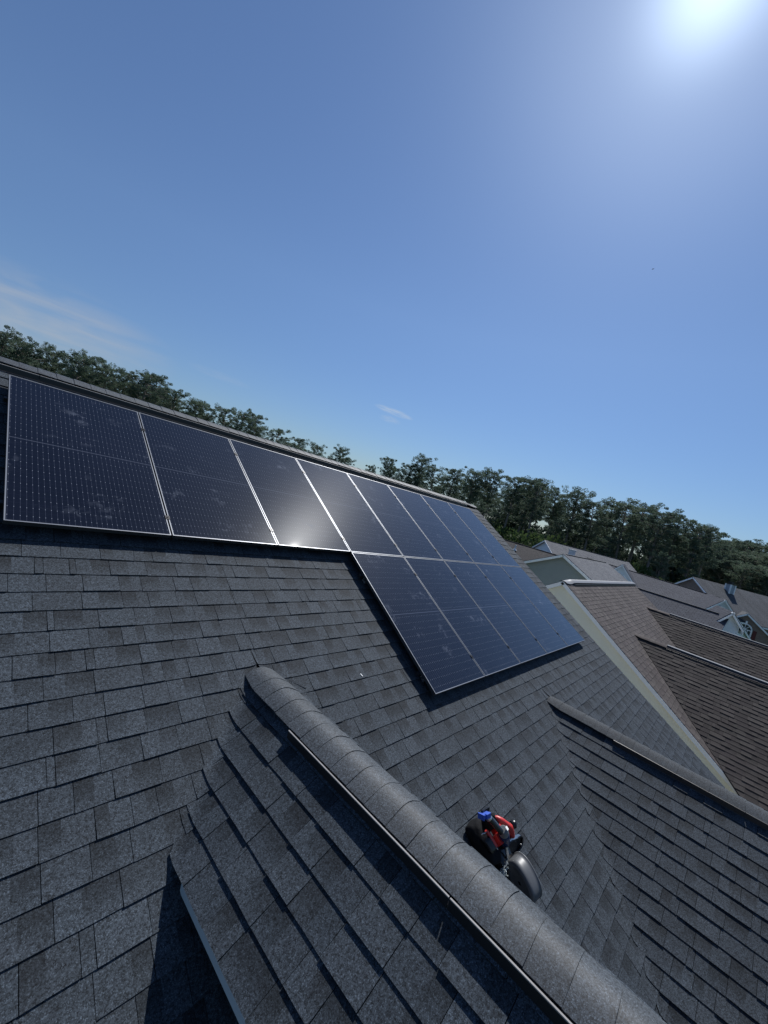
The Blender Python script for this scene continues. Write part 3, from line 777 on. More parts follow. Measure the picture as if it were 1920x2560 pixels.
def siding_mat(name, base, pitch=0.2):
    mm = mat(name, base, 0.6, 0.35); t = mm.node_tree; b = t.nodes['Principled BSDF']
    c = N(t, 'ShaderNodeTexCoord'); s = N(t, 'ShaderNodeSeparateXYZ'); t.links.new(c.outputs['Object'], s.inputs[0])
    fr = fmath(t, 'FRACT', fmath(t, 'DIVIDE', s.outputs[2], pitch))
    bp = N(t, 'ShaderNodeBump'); bp.inputs['Strength'].default_value = 0.7; bp.inputs['Distance'].default_value = 0.03
    t.links.new(fmath(t, 'SUBTRACT', 1.0, fr), bp.inputs['Height']); t.links.new(bp.outputs[0], b.inputs['Normal'])
    nz = N(t, 'ShaderNodeTexNoise'); nz.inputs['Scale'].default_value = 1.5; nz.inputs['Detail'].default_value = 4; t.links.new(c.outputs['Object'], nz.inputs['Vector'])
    f = fmath(t, 'ADD', 0.93, fmath(t, 'MULTIPLY', nz.outputs['Fac'], 0.14))
    sc_ = N(t, 'ShaderNodeVectorMath', operation='SCALE'); sc_.inputs[0].default_value = base; t.links.new(f, sc_.inputs['Scale']); t.links.new(sc_.outputs[0], b.inputs['Base Color'])
    return mm
def brick_mat(name, ca, cb, mo):
    mm = mat(name, ca, 0.85, 0.3); t = mm.node_tree; b = t.nodes['Principled BSDF']
    at = N(t, 'ShaderNodeAttribute', attribute_name='rc')
    br = N(t, 'ShaderNodeTexBrick'); br.inputs['Scale'].default_value = 1.0; br.inputs['Brick Width'].default_value = 0.21; br.inputs['Row Height'].default_value = 0.075; br.inputs['Mortar Size'].default_value = 0.008
    br.inputs['Color1'].default_value = (*ca, 1); br.inputs['Color2'].default_value = (*cb, 1); br.inputs['Mortar'].default_value = (*mo, 1)
    t.links.new(at.outputs['Vector'], br.inputs['Vector']); t.links.new(br.outputs[0], b.inputs['Base Color'])
    return mm
M['roof_grey'] = far_roof_mat('light_grey_shingle', (0.14, 0.145, 0.155), (0.095, 0.10, 0.115), 0.12)
M['roof_slate'] = far_roof_mat('slate_shingle', (0.060, 0.066, 0.084), (0.038, 0.042, 0.058), 0.10)
M['roof_brown'] = far_roof_mat('brown_far_shingle', (0.060, 0.056, 0.056), (0.040, 0.037, 0.039), 0.12)
M['roof_stain'] = far_roof_mat('stained_shingle', (0.085, 0.090, 0.098), (0.066, 0.070, 0.078), 0.30)
M['green_siding'] = siding_mat('grey_green_siding', (0.26, 0.29, 0.28), 0.13)
M['blue_siding'] = siding_mat('pale_blue_siding', (0.74, 0.82, 0.88), 0.18)
M['brick'] = brick_mat('brown_brick', (0.21, 0.15, 0.12), (0.15, 0.105, 0.09), (0.30, 0.27, 0.24))
M['far_white'] = noisy('far_white_trim', (0.82, 0.84, 0.86), 0.5, 0.4, 3, 0.05)
M['window'] = mat('window_glass', (0.03, 0.04, 0.05), 0.08, 0.5)
M['shutter'] = noisy('dark_red_shutter', (0.10, 0.025, 0.025), 0.6, 0.3)

def axes(psi):
    r = A3(math.cos(psi), math.sin(psi), 0); return r, A3(-r[1], r[0], 0)
def gable_block(parent, P, psi, sl, sr, pitch, L, wall, roofm, trim, eave_over=0.35, base=GROUND, ridge_m='black_plastic', back_trim=True, vent=True, tw=1.0):
    """gabled volume: P ridge point at the near gable, ridge runs L metres along psi; sl/sr reach to its left/right"""
    r, sd = axes(psi); tp = math.tan(pitch); P = np.array(P, float); up = A3(0, 0, 1)
    w = MB()
    wl, wr = sl - eave_over, sr - eave_over
    prof = [P + sd*wl + up*(-wl*tp - 0.10), P - up*0.10, P - sd*wr + up*(-wr*tp - 0.10)]
    lo = [A3(prof[2][0], prof[2][1], base), A3(prof[0][0], prof[0][1], base)]
    for off, flip in ((r*0.25, False), (r*(L-0.25), True)):
        pts = [p+off for p in prof+lo]
        rc = [(float(np.dot(p-P, sd)), float(p[2]), 0) for p in pts]
        w.face(pts[::-1] if flip else pts, rc=rc[::-1] if flip else rc)
    for a, flip in ((prof[0], False), (prof[2], True)):
        pts = [a+r*0.25, A3(a[0], a[1], base)+r*0.25, A3(a[0], a[1], base)+r*(L-0.25), a+r*(L-0.25)]
        rc = [(float(np.dot(p-P, r)), float(p[2]), 0) for p in pts]
        w.face(pts[::-1] if flip else pts, rc=rc[::-1] if flip else rc)
    wo_ = w.build('wall', wall, parent)
    q = MB()
    for sg, reach in ((1, sl), (-1, sr)):
        e = sd*sg; d = (e + up*(-tp)); ln = np.linalg.norm(d)
        A, B = P, P + r*L; Cc, D = B + d*reach, A + d*reach
        s = reach*ln
        top = [A, B, Cc, D] if sg < 0 else [D, Cc, B, A]
        rc = [(0, s, 0), (L, s, 0), (L, 0, 0), (0, 0, 0)] if sg < 0 else [(0, 0, 0), (L, 0, 0), (L, s, 0), (0, s, 0)]
        q.face(top, rc=rc)
        q.face([p - up*0.07 for p in top[::-1]])
        for a, b in ((0, 1), (1, 2), (2, 3), (3, 0)): q.face([top[b], top[a], top[a]-up*0.07, top[b]-up*0.07])
    ro = q.build('roof', roofm, parent)
    tr = MB()
    for off in ([-0.02] + ([L-0.02] if back_trim else [])):
        for sg, reach in ((1, sl), (-1, sr)):
            d = sd*sg + up*(-tp); ln = np.linalg.norm(d); nn = sd*sg*tp + up; nn = nn/np.linalg.norm(nn)
            c = P + r*off + d*(reach/2) - nn*(0.04 + 0.085*tw)
            tr.box(c, r*0.035, d*(reach/2), nn*0.085*tw)
    for sg, reach in ((1, sl), (-1, sr)):
        c = P + r*(L/2) + sd*sg*(reach-0.02) + up*(-tp*reach - 0.16)
        tr.box(c, r*(L/2-0.08), sd*0.02, up*0.09)
    tr.build('trim', trim, parent)
    if vent:
        mb = MB(); mb.box(P + r*(L/2) + up*0.02, r*(L/2-0.5), sd*0.07, up*0.018)
        mb.build('ridge_vent', M[ridge_m], ro)
    return ro
deg = math.radians
# grey-green gable with pale grey shingles
PG = CAM + ray_dir(1409.4, 1385.1)*33.0
hG = thing('house', 'grey green sided gable house with light grey shingles behind the brown roof', 'house', (PG[0]+5, PG[1], GROUND))
gable_block(hG, PG, deg(-3), 7.0, 6.5, deg(27), 11.0, M['green_siding'], M['roof_grey'], M['far_white'])
# dark roof with a pipe behind it
zP = -1.1
def y_line(u0, v0, u1, v1, z):
    a = on_plane(u0, v0, (0, 0, z), A3(0, 0, 1)); b = on_plane(u1, v1, (0, 0, z), A3(0, 0, 1)); return a, b
a, b = y_line(1257.97, 1347.85, 1388.35, 1386.33, zP)
a = a + (a-b)*0.9
hP = thing('house', 'dark brown shingled roof with a pipe vent seen just past the roof edge', 'house', (a[0], (a[1]+b[1])/2, GROUND))
psiP = math.atan2(*(b-a)[[1, 0]])
gable_block(hP, a, psiP, 7.0, 7.0, deg(30), float(np.linalg.norm(b-a))+8, M['blue_siding'], M['roof_brown'], M['far_white'])
pv = on_plane(1220+265/3.95, 1280+370/3.95, a + A3(-2.5, 0, -2.5*math.tan(deg(30))), A3(-math.sin(deg(30)), 0, math.cos(deg(30))))
mb = MB(); mb.tube([pv - A3(0, 0, 0.3), pv + A3(0, 0, 0.55)], 0.09, 10); mb.tube([pv - A3(0, 0, 0.1), pv + A3(0, 0, 0.12)], [0.26, 0.11], 10)
mb.build('pipe', M['light_metal'], hP)
# pale blue gable far behind
PBl = CAM + ray_dir(1220+565/3.95, 1280+275/3.95)*58.0
hB = thing('house', 'far house with a plain pale blue gable and grey shingles in front of the pines', 'house', (PBl[0], PBl[1], GROUND))
gable_block(hB, PBl, deg(-43), 7.0, 7.0, deg(26), 12.3, M['blue_siding'], M['roof_grey'], M['far_white'], vent=True)
bx = CAM + ray_dir(1220+825/3.95, 1280+415/3.95)*56.5
mb = MB(); mb.box(bx, A3(0.32, 0, 0), A3(0, 0.32, 0), A3(0, 0, 0.5)); mb.box(bx + A3(0, 0, 0.53), A3(0.4, 0, 0), A3(0, 0.4, 0), A3(0, 0, 0.05))
mb.build('chimney', M['light_metal'], hB)
# slate roofs stepping along the street, with small steep pale blue gables
def steep_gable(parent, u, v, D, psi, w, pitch, L, roofm, arch=True):
    P = CAM + ray_dir(u, v)*D; r, sd = axes(psi); up = A3(0, 0, 1)
    ro = gable_block(parent, P, psi, w, w, pitch, L, M['blue_siding'], roofm, M['far_white'], eave_over=0.18, base=P[2]-w*math.tan(pitch)-1.2, vent=False, back_trim=False, tw=0.55)
    if arch:
        fr = MB(); c0 = P - r*(-0.25) - r*0.03
        pts = []
        R0 = 0.16*w
        for k in range(9):
            an = math.pi*k/8; pts.append(c0 + sd*(R0*math.cos(an)) + up*(R0*math.sin(an) - 0.52*w*math.tan(pitch)))
        pts = [c0 + sd*R0 + up*(-0.80*w*math.tan(pitch))] + pts + [c0 - sd*R0 + up*(-0.80*w*math.tan(pitch))]
        fr.tube(pts, 0.05*w, 6); fr.build('arch_trim', M['far_white'], parent)
    return P
a, b = y_line(1564.34, 1423.32, 1803.06, 1494.93, -0.6)
a = a + (a-b)*0.6
hM = thing('house', 'long slate grey roof ending in a steep little gable with an arched vent', 'house', (a[0], (a[1]+b[1])/2, GROUND))
psiM = math.atan2(*(b-a)[[1, 0]])
gable_block(hM, a, psiM, 9.0, 9.0, deg(27), float(np.linalg.norm(b-a))+0.4, M['blue_siding'], M['roof_slate'], M['far_white'])
steep_gable(hM, 1560+1170/4.608, 1330+780/4.608, 46.5, deg(20), 1.75, deg(46), 4.0, M['roof_slate'])
hM2 = thing('house', 'narrow pale blue gable with arched white trim beside the light grey roof', 'house', (34, 3, GROUND))
PV1 = CAM + ray_dir(1220+1330/3.95, 1280+515/3.95)*47.5
gable_block(hM2, PV1, deg(8), 2.6, 3.6, deg(47), 5.0, M['blue_siding'], M['roof_slate'], M['far_white'], eave_over=0.2, vent=False, tw=0.7)
fr = MB(); r_, sd_ = axes(deg(8)); up_ = A3(0, 0, 1); pts = []
for k in range(9): pts.append(PV1 + r_*0.2 + sd_*(0.32*math.cos(math.pi*k/8)) + up_*(0.45*math.sin(math.pi*k/8) - 1.35))
pts = [PV1 + r_*0.2 + sd_*0.32 - up_*2.4] + pts + [PV1 + r_*0.2 - sd_*0.32 - up_*2.4]
fr.tube(pts, 0.045, 6); fr.build('arch_trim', M['far_white'], hM2)
a, b = y_line(1596.89, 1471.06, 1816.08, 1540.5, -1.0)
a = a + (a-b)*0.25
hR = thing('house', 'slate shingled roof just beyond the brown one, pale blue gable at its front end', 'house', (a[0], (a[1]+b[1])/2, GROUND))
psiR = math.atan2(*(b-a)[[1, 0]])
gable_block(hR, a, psiR, 6.0, 6.0, deg(30), float(np.linalg.norm(b-a))+0.15, M['blue_siding'], M['roof_slate'], M['far_white'])
steep_gable(hR, 1560+1262/4.608, 1330+920/4.608, 31.2, deg(20), 0.75, deg(50), 2.4, M['roof_slate'], arch=False)
# stained roof with a chimney and a brick porch with an arched window
PBr = CAM + ray_dir(1560+800/4.608, 1330+515/4.608)*66.0
hBr = thing('house', 'brick house at the right with a stained grey roof, chimney and arched window', 'house', (PBr[0]+4, PBr[1]-6, GROUND))
psiB = deg(-36)
gable_block(hBr, PBr, psiB, 6.5, 5.3, deg(34), 26.0, M['brick'], M['roof_stain'], M['far_white'], vent=False)
rB, sB = axes(psiB)
ch = CAM + ray_dir(1560+1222/4.608, 1330+640/4.608)*69.3
mb = MB(); mb.box(ch + A3(0, 0, -0.6), rB*0.36, sB*0.32, A3(0, 0, 1.05)); mb.build('chimney', siding_mat('grey_blue_siding', (0.33, 0.37, 0.42), 0.18), hBr)
mb = MB()
for i_ in (-1, 1):
    for j_ in (-1, 1): mb.box(ch + rB*0.36*i_ + sB*0.32*j_ + A3(0, 0, -0.6), rB*0.07, sB*0.07, A3(0, 0, 1.04))
mb.build('corner_trim', M['far_white'], hBr)
mb = MB(); mb.box(ch + A3(0, 0, 0.45), rB*0.45, sB*0.41, A3(0, 0, 0.04)); mb.box(ch + A3(0, 0, 0.62), rB*0.22, sB*0.2, A3(0, 0, 0.14)); mb.build('chimney_cap', M['black_plastic'], hBr)
PPo = CAM + ray_dir(1560+1430/4.608, 1330+935/4.608)*65.0
psiPo = deg(12)
gable_block(hBr, PPo, psiPo, 2.6, 3.6, deg(36), 9.0, M['brick'], M['roof_stain'], M['far_white'], vent=False)
rP, sP = axes(psiPo); upz = A3(0, 0, 1)
wc = PPo + rP*0.20 - upz*1.95 - sP*0.15 + sP*0.0
mb = MB(); n_ = 14; Rw = 0.66
arc = [wc + sP*(Rw*math.cos(math.pi*k/n_)) + upz*(Rw*math.sin(math.pi*k/n_)) for k in range(n_+1)]
mb.face([wc + sP*Rw - upz*1.2] + arc + [wc - sP*Rw - upz*1.2])
win = mb.build('window', M['window'], hBr)
mb = MB()
mb.tube([wc + sP*Rw - upz*1.2] + arc + [wc - sP*Rw - upz*1.2], 0.085, 6)
mb.box(wc - rP*0.03, sP*Rw, rP*0.05, upz*0.05); mb.box(wc - rP*0.03 - upz*0.6, sP*0.04, rP*0.05, upz*0.8)
for k in (-1, 0, 1): mb.tube([wc - rP*0.03, wc - rP*0.03 + (sP*math.sin(k*0.7) + upz*math.cos(k*0.7))*Rw], 0.035, 4)
for k in (-0.45, 0.45): mb.box(wc - rP*0.03 - upz*0.8 + sP*k*Rw, sP*0.03, rP*0.04, upz*0.8)
mb.box(wc - rP*0.03 - upz*0.8, sP*Rw, rP*0.04, upz*0.03)
mb.box(wc - rP*0.05 + upz*(Rw+0.22), sP*0.09, rP*0.05, upz*0.14)
mb.build('window_frame', M['far_white'], hBr)
for k in (1, -1):
    mb = MB(); mb.box(wc - rP*0.02 - upz*0.6 - sP*k*(Rw+0.32), sP*0.16, rP*0.03, upz*0.75); mb.build('shutter', M['shutter'], hBr)

# ------------------------------------------------------------------ trees
def leaf_mat(name, ca, cb, trans=0.25):
    mm = bpy.data.materials.new(name); mm.use_nodes = True; t = mm.node_tree
    b = t.nodes['Principled BSDF']; out = t.nodes['Material Output']
    at = N(t, 'ShaderNodeAttribute', attribute_name='Col'); sp = N(t, 'ShaderNodeSeparateColor'); t.links.new(at.outputs['Color'], sp.inputs[0])
    oi = N(t, 'ShaderNodeObjectInfo')
    f = fmath(t, 'ADD', fmath(t, 'MULTIPLY', sp.outputs[0], 0.75), fmath(t, 'MULTIPLY', oi.outputs['Random'], 0.35), clamp=True)
    col = mixc(t, f, ca, cb)
    t.links.new(col, b.inputs['Base Color']); b.inputs['Roughness'].default_value = 0.75; b.inputs['Specular IOR Level'].default_value = 0.12
    tr = N(t, 'ShaderNodeBsdfTranslucent'); t.links.new(col, tr.inputs['Color'])
    mx = N(t, 'ShaderNodeMixShader'); mx.inputs[0].default_value = trans
    t.links.new(b.outputs[0], mx.inputs[1]); t.links.new(tr.outputs[0], mx.inputs[2]); t.links.new(mx.outputs[0], out.inputs['Surface'])
    return mm
M['needles'] = leaf_mat('pine_needles', (0.062, 0.096, 0.074), (0.135, 0.178, 0.118), 0.42)
M['leaves'] = leaf_mat('broad_leaves', (0.035, 0.06, 0.024), (0.085, 0.125, 0.045), 0.3)
M['thicket'] = leaf_mat('thicket_shade_leaves', (0.03, 0.048, 0.036), (0.07, 0.098, 0.06), 0.22)  # darker leaf copy, shade under the pines put into its colour
M['bark'] = noisy('bark', (0.20, 0.175, 0.155), 0.9, 0.2, 3.0, 0.35)
tr_rng = random.Random(23)
def clump(mb, c, rx, rz, n, size, R_, tone):
    for _ in range(n):
        while True:
            p = A3(R_.uniform(-1, 1), R_.uniform(-1, 1), R_.uniform(-1, 1))
            if p @ p <= 1: break
        q = c + p*A3(rx, rx, rz)
        d1 = A3(R_.gauss(0, 1), R_.gauss(0, 1), R_.gauss(0, 0.8)); d1 /= np.linalg.norm(d1)
        d2 = A3(R_.gauss(0, 1), R_.gauss(0, 1), R_.gauss(0, 1)); d2 -= d1*(d1 @ d2); d2 /= max(1e-6, np.linalg.norm(d2))
        s = size*R_.uniform(0.6, 1.3); k = min(1, max(0, tone + R_.uniform(-0.18, 0.18)))
        mb.face([q - d1*s, q + d2*s*0.5 - d1*s*0.1, q + d1*s, q - d2*s*0.5 + d1*s*0.1], (k, 0, 0))
def pine_mesh(seed, H=24.0, crown_lo=0.48, R=3.9, limbs=26):
    R_ = random.Random(seed); tk = MB(); lf = MB()
    bend = [(R_.uniform(-0.5, 0.5), R_.uniform(-0.5, 0.5)) for _ in range(2)]
    def axis(f): return A3(bend[0][0]*f*1.6 + bend[1][0]*f*f*1.4, bend[0][1]*f*1.6 + bend[1][1]*f*f*1.4, H*f)
    tk.tube([axis(f) for f in (0, 0.08, 0.25, 0.45, 0.65, 0.82, 0.96)], [0.36, 0.30, 0.26, 0.22, 0.16, 0.10, 0.04], 8)
    for k in range(4):     # dead stubs on the bare trunk
        f = R_.uniform(0.25, crown_lo); az = R_.uniform(0, 6.283); p = axis(f)
        tk.tube([p, p + A3(math.cos(az), math.sin(az), R_.uniform(-0.1, 0.3))*R_.uniform(0.5, 1.5)], [0.05, 0.02], 4, smooth=False)
    for i in range(limbs):
        f = crown_lo + (0.97-crown_lo)*((i+R_.random())/limbs)
        u = (f-crown_lo)/(1-crown_lo)
        prof = (0.45 + 0.9*u) if u < 0.55 else 0.945*max(0.0, 1 - ((u-0.55)/0.5)**2)**0.5
        az = i*2.4 + R_.uniform(-0.5, 0.5); L = R*prof*R_.uniform(0.65, 1.1) + 0.35
        p0 = axis(f); rise = R_.uniform(0.15, 0.75)
        tip = p0 + A3(math.cos(az)*L, math.sin(az)*L, L*rise)
        if tip[2] > H*1.01: tip[2] = H*R_.uniform(0.96, 1.01)
        midp = (p0+tip)/2 + A3(0, 0, 0.10*L)
        tk.tube([p0, midp, tip], [0.085, 0.055, 0.02], 4, caps=False, smooth=False)
        tone = R_.uniform(0.05, 0.95)
        for w in ((0.6, 1.0) if L < 2 else (0.42, 0.7, 1.0)):
            c = p0*(1-w) + tip*w + A3(R_.uniform(-.5, .5), R_.uniform(-.5, .5), R_.uniform(-.2, .6))
            rr = R_.uniform(0.38, 0.82)
            clump(lf, c, rr, rr*0.75, 80, 0.14, R_, min(1, max(0, tone + R_.uniform(-.25, .25))))
    clump(lf, axis(0.97), 0.9, 0.8, 70, 0.21, R_, R_.uniform(0.3, 0.8))
    return tk, lf
def bush_mesh(seed, R=2.6, Hh=4.5):
    R_ = random.Random(seed); lf = MB(); tk = MB()
    for i in range(3):
        az = R_.uniform(0, 6.283); tk.tube([(0.15*math.cos(az), 0.15*math.sin(az), 0), (0.9*math.cos(az), 0.9*math.sin(az), Hh*0.6)], [0.13, 0.04], 5)
    for i in range(34):
        while True:
            p = A3(R_.uniform(-1, 1), R_.uniform(-1, 1), R_.uniform(0, 1))
            if 0.25 < p @ p <= 1: break
        clump(lf, p*A3(R, R, Hh*0.95) + A3(0, 0, 0.3), R_.uniform(0.5, 0.9), R_.uniform(0.4, 0.7), 42, 0.22, R_, R_.uniform(0, 1))
    return tk, lf
protos = []
hid = []
specs = [(101, 24, .52, 3.4, 46), (102, 24, .44, 3.9, 52), (103, 24, .60, 3.0, 38), (104, 24, .36, 3.7, 56), (105, 24, .62, 3.3, 40), (106, 24, .50, 2.7, 44), (107, 24, .42, 4.1, 56), (108, 24, .57, 3.4, 44)]
meshes = {}
def meshes_for(kind, i):
    key = (kind, i)
    if key not in meshes:
        tk, lf = pine_mesh(*specs[i]) if kind == 'pine' else bush_mesh(300+i)
        if kind == 'thicket': mname = 'thicket'
        else: mname = 'needles' if kind == 'pine' else 'leaves'
        to = tk.build('trunk', M['bark'], offset=(0, 0, 0)); lo_ = lf.build('crown', M[mname], offset=(0, 0, 0))
        meshes[key] = (to, lo_, [False])
    return meshes[key]
def plant(kind, i, x, y, z, H, base_h, name, label, cat, group, wscale=1.0):
    o = thing(name, label, cat, (x, y, z), group)
    s = H/base_h
    o.scale = (s*wscale, s*wscale, s); o.rotation_euler = (0, 0, tr_rng.uniform(0, 6.283))
    to, lo_, used = meshes_for(kind, i)
    for p in (to, lo_):
        c = p if not used[0] else p.copy()
        if used[0]: scene.collection.objects.link(c)
        c.parent = o
    used[0] = True
    return o
SKY = [(-60, 690), (0, 707), (60, 733), (130, 758), (180, 757), (240, 785), (330, 800), (400, 842), (450, 868), (500, 886), (560, 892), (600, 925), (650, 945), (690, 960), (740, 965), (762, 985),
       (800, 1003), (845, 986), (880, 1000), (915, 984), (950, 1002), (1000, 1012), (1030, 1003), (1080, 1022), (1120, 1018), (1160, 1018), (1200, 1045), (1260, 1062), (1330, 1083), (1390, 1083), (1430, 1098), (1490, 1105), (1530, 1130), (1560, 1150)]
def sky_v(u):
    for (a0, b0), (a1, b1) in zip(SKY, SKY[1:]):
        if a0 <= u <= a1: return b0 + (b1-b0)*(u-a0)/(a1-a0)
    return SKY[-1][1] + (u-SKY[-1][0])*0.31
KF = 1920/1659.0
def tree_at(u, v, D):
    d = ray_dir(u*KF, v*KF); h = math.hypot(d[0], d[1]); p = CAM + d*(D/h)
    return p
def zone(u):
    if u < 330: return 'pine in the dense wood behind the ridge above the leftmost panels'
    if u < 560: return 'pine in the wood behind the ridge above the third upper panel'
    if u < 780: return 'pine in the thinning tree line behind the middle of the ridge'
    if u < 1080: return 'pine rising behind the right end of the panelled ridge'
    if u < 1330: return 'tall pine behind the pale blue and grey green gables'
    return 'tall pine behind the slate roofs and the brick house'
G1 = 'pines in the tree line'
# tall trees along the skyline
front = [(-40, 92), (5, 90), (45, 96), (85, 88), (125, 92), (165, 86), (190, 95), (232, 88), (275, 94), (318, 90), (352, 98), (392, 95), (428, 92), (455, 98), (492, 100), (528, 96), (562, 100), (597, 104),
         (880, 108), (950, 100), (985, 96), (1030, 88), (1075, 92), (1120, 82), (1150, 90), (1178, 80), (1215, 88), (1255, 84), (1300, 80), (1335, 88), (1372, 78), (1400, 86), (1440, 78), (1478, 84), (1512, 80), (1545, 86)]
solo = {645: 'lone round crowned pine left of the sky gap, third from its edge', 690: 'small round crowned pine second from the sky gap behind the ridge', 738: 'round crowned pine at the left edge of the sky gap behind the ridge',
        800: 'low pine top just right of the sky gap behind the ridge', 845: 'domed pine right of the sky gap behind the ridge', 915: 'taller domed pine behind the ridge, second right of the sky gap'}
idx = 0
for u, D in front:
    p = tree_at(u, sky_v(u) + tr_rng.uniform(-5, 9), D)
    plant('pine', idx % 8 if u < 960 else (2, 4, 7, 2, 5)[idx % 5], p[0], p[1], GROUND, p[2]-GROUND, 24.6, 'pine_tree', zone(u), 'tree', G1, tr_rng.uniform(1.0, 1.25)); idx += 1
for u, lab in solo.items():
    p = tree_at(u, sky_v(u), 108)
    plant('pine', (2, 4, 7, 0, 2, 4)[list(solo).index(u)], p[0], p[1], GROUND, p[2]-GROUND, 24.6, 'pine_tree', lab, 'tree', G1, 1.0 if u != 800 else 0.9)
# second and third rows, lower in the picture
for row, (D0, drop, step) in enumerate(((104, 22, 42), (122, 28, 42), (140, 44, 38), (76, 66, 130))):
    u = -60 if row < 3 else 1060
    while u < 1570:
        if not (755 < u < 792):
            dd = drop + tr_rng.uniform(-6, 30)
            if 600 < u < 900: dd *= 0.75
            D = D0 + tr_rng.uniform(-6, 10)
            p = tree_at(u, sky_v(u) + dd, D)
            plant('pine', idx % 8 if u < 960 else (2, 4, 7, 0)[idx % 4], p[0], p[1], GROUND, max(9, p[2]-GROUND), 24.6, 'pine_tree', zone(u), 'tree', G1, tr_rng.uniform(0.9, 1.2)); idx += 1
        u += step*tr_rng.uniform(0.75, 1.25)
# the wood running off to the right, further away
for u0, v0, u1, v1, n_, D0 in ((1560, 1158, 1720, 1188, 9, 135), (1550, 1180, 1720, 1205, 10, 120), (1550, 1205, 1720, 1232, 9, 105)):
    for k in range(n_):
        f = (k + tr_rng.uniform(-0.2, 0.2))/(n_-1)
        p = tree_at(u0+(u1-u0)*f, v0+(v1-v0)*f + tr_rng.uniform(-3, 6), D0 + tr_rng.uniform(-5, 8))
        plant('pine', (1, 3, 6, 3)[idx % 4], p[0], p[1], GROUND, p[2]-GROUND, 24.6, 'pine_tree', 'dark pine in the wood at the far right above the stained roof', 'tree', G1, tr_rng.uniform(1.2, 1.6)); idx += 1
# undergrowth at the foot of the pines
for k in range(42):
    u = 985 + k*12 + tr_rng.uniform(-8, 8)
    hv = (934 + 0.2687*(u*KF + 135))/KF
    D = tr_rng.uniform(66, 84)
    p = tree_at(u, hv - tr_rng.uniform(-22, 28) + 12, D)
    plant('bush', k % 4, p[0], p[1], GROUND, max(4.0, p[2]-GROUND), 4.8, 'leafy_tree', 'light green broadleaf tree in the undergrowth at the foot of the pines', 'tree', 'broadleaf undergrowth below the pines', tr_rng.uniform(0.55, 0.85))
for k in range(40):
    u = 955 + k*15.5 + tr_rng.uniform(-6, 6); D = tr_rng.uniform(112, 132)
    p = tree_at(u, sky_v(min(u, 1560)) + 60, D)
    plant('thicket', k % 4, p[0], p[1], GROUND, tr_rng.uniform(11, 16), 4.8, 'leafy_tree', 'dark understorey tree between the pine trunks behind the far roofs', 'tree', 'dark understorey trees between the pine trunks', tr_rng.uniform(0.6, 0.9))
pl = on_plane(1560+1240/4.608, 1330+1115/4.608, (29.5, 0, 0), A3(1, 0, 0))
plant('bush', 2, pl[0], pl[1], pl[2]-1.5, 1.75, 4.8, 'leafy_tree', 'single green treetop poking up in front of the arched window', 'tree', None, 0.42)

# ------------------------------------------------------------------ tools left in the roof valley
M['black_gloss'] = noisy('black_tool_plastic', (0.010, 0.010, 0.012), 0.25, 0.5, 25, 0.2)
M['black_cloth'] = noisy('black_cloth', (0.006, 0.0065, 0.008), 0.85, 0.2, 30, 0.3, bump=0.4)
M['tool_red'] = noisy('red_tool_plastic', (0.55, 0.035, 0.03), 0.4, 0.5, 20, 0.08)
M['tool_blue'] = noisy('blue_tool_plastic', (0.035, 0.10, 0.48), 0.4, 0.5, 20, 0.1)
M['flask_blue'] = noisy('dark_blue_flask', (0.012, 0.03, 0.09), 0.25, 0.5, 20, 0.2)
M['steel'] = noisy('tool_steel', (0.55, 0.56, 0.57), 0.3, 0.5, 30, 0.15, metal=0.9)
M['shell'] = noisy('dark_grey_shell', (0.10, 0.105, 0.11), 0.42, 0.5, 18, 0.06)
M['clear'] = mat('clear_plastic', (0.85, 0.95, 0.98), 0.08, 0.5, **{'Transmission Weight': 0.75, 'IOR': 1.3})
def T_(u, v, h): return above_roof(1175 + u/11.06, 2010 + v/11.06, h)
RT, DN, NR = A3(1, 0, 0), -VUP, NRM
def blob(mb, c, ax, ay, az, e=0.6, nu=20, nv=12, wob=0.0, seed=1):
    R_ = random.Random(seed); rows = []
    sg = lambda q, p: math.copysign(abs(q)**p, q)
    ph = [R_.uniform(0, 6.28) for _ in range(6)]
    for i in range(nv+1):
        b = -math.pi/2 + math.pi*i/nv; row = []
        for j in range(nu):
            a = 2*math.pi*j/nu
            x, y, z = sg(math.cos(b), e)*sg(math.cos(a), e), sg(math.cos(b), e)*sg(math.sin(a), e), sg(math.sin(b), e)
            k = 1 + wob*(math.sin(3*a+ph[0]+2*b) + math.sin(5*b+ph[1]+a) + 0.5*math.sin(7*a+ph[2]))/2.5
            row.append(c + (ax*x + ay*y + az*z)*k)
        rows.append(row)
    mb.grid(rows, True, closed=True)
# pouch
pc = T_(350, 1050, 0.065)
po = thing('tool_pouch', 'black cloth tool pouch under the red saw on the grey shingles', 'pouch', pc - NR*0.065)
mb = MB(); blob(mb, pc, RT*0.085, DN*0.15, NR*0.07, 0.62, 28, 18, 0.10, 5); mb.build('pouch', M['black_cloth'], po)
mb = MB(); blob(mb, T_(420, 570, 0.11), RT*0.055, DN*0.05, NR*0.115, 0.6, 20, 14, 0.08, 9); mb.build('pocket', M['black_cloth'], po)
mb = MB(); mb.tube([T_(315, 860, 0.2), T_(350, 820, 0.215), T_(410, 810, 0.215), T_(460, 770, 0.2)], 0.0035, 6); mb.build('cord', M['steel'], po)
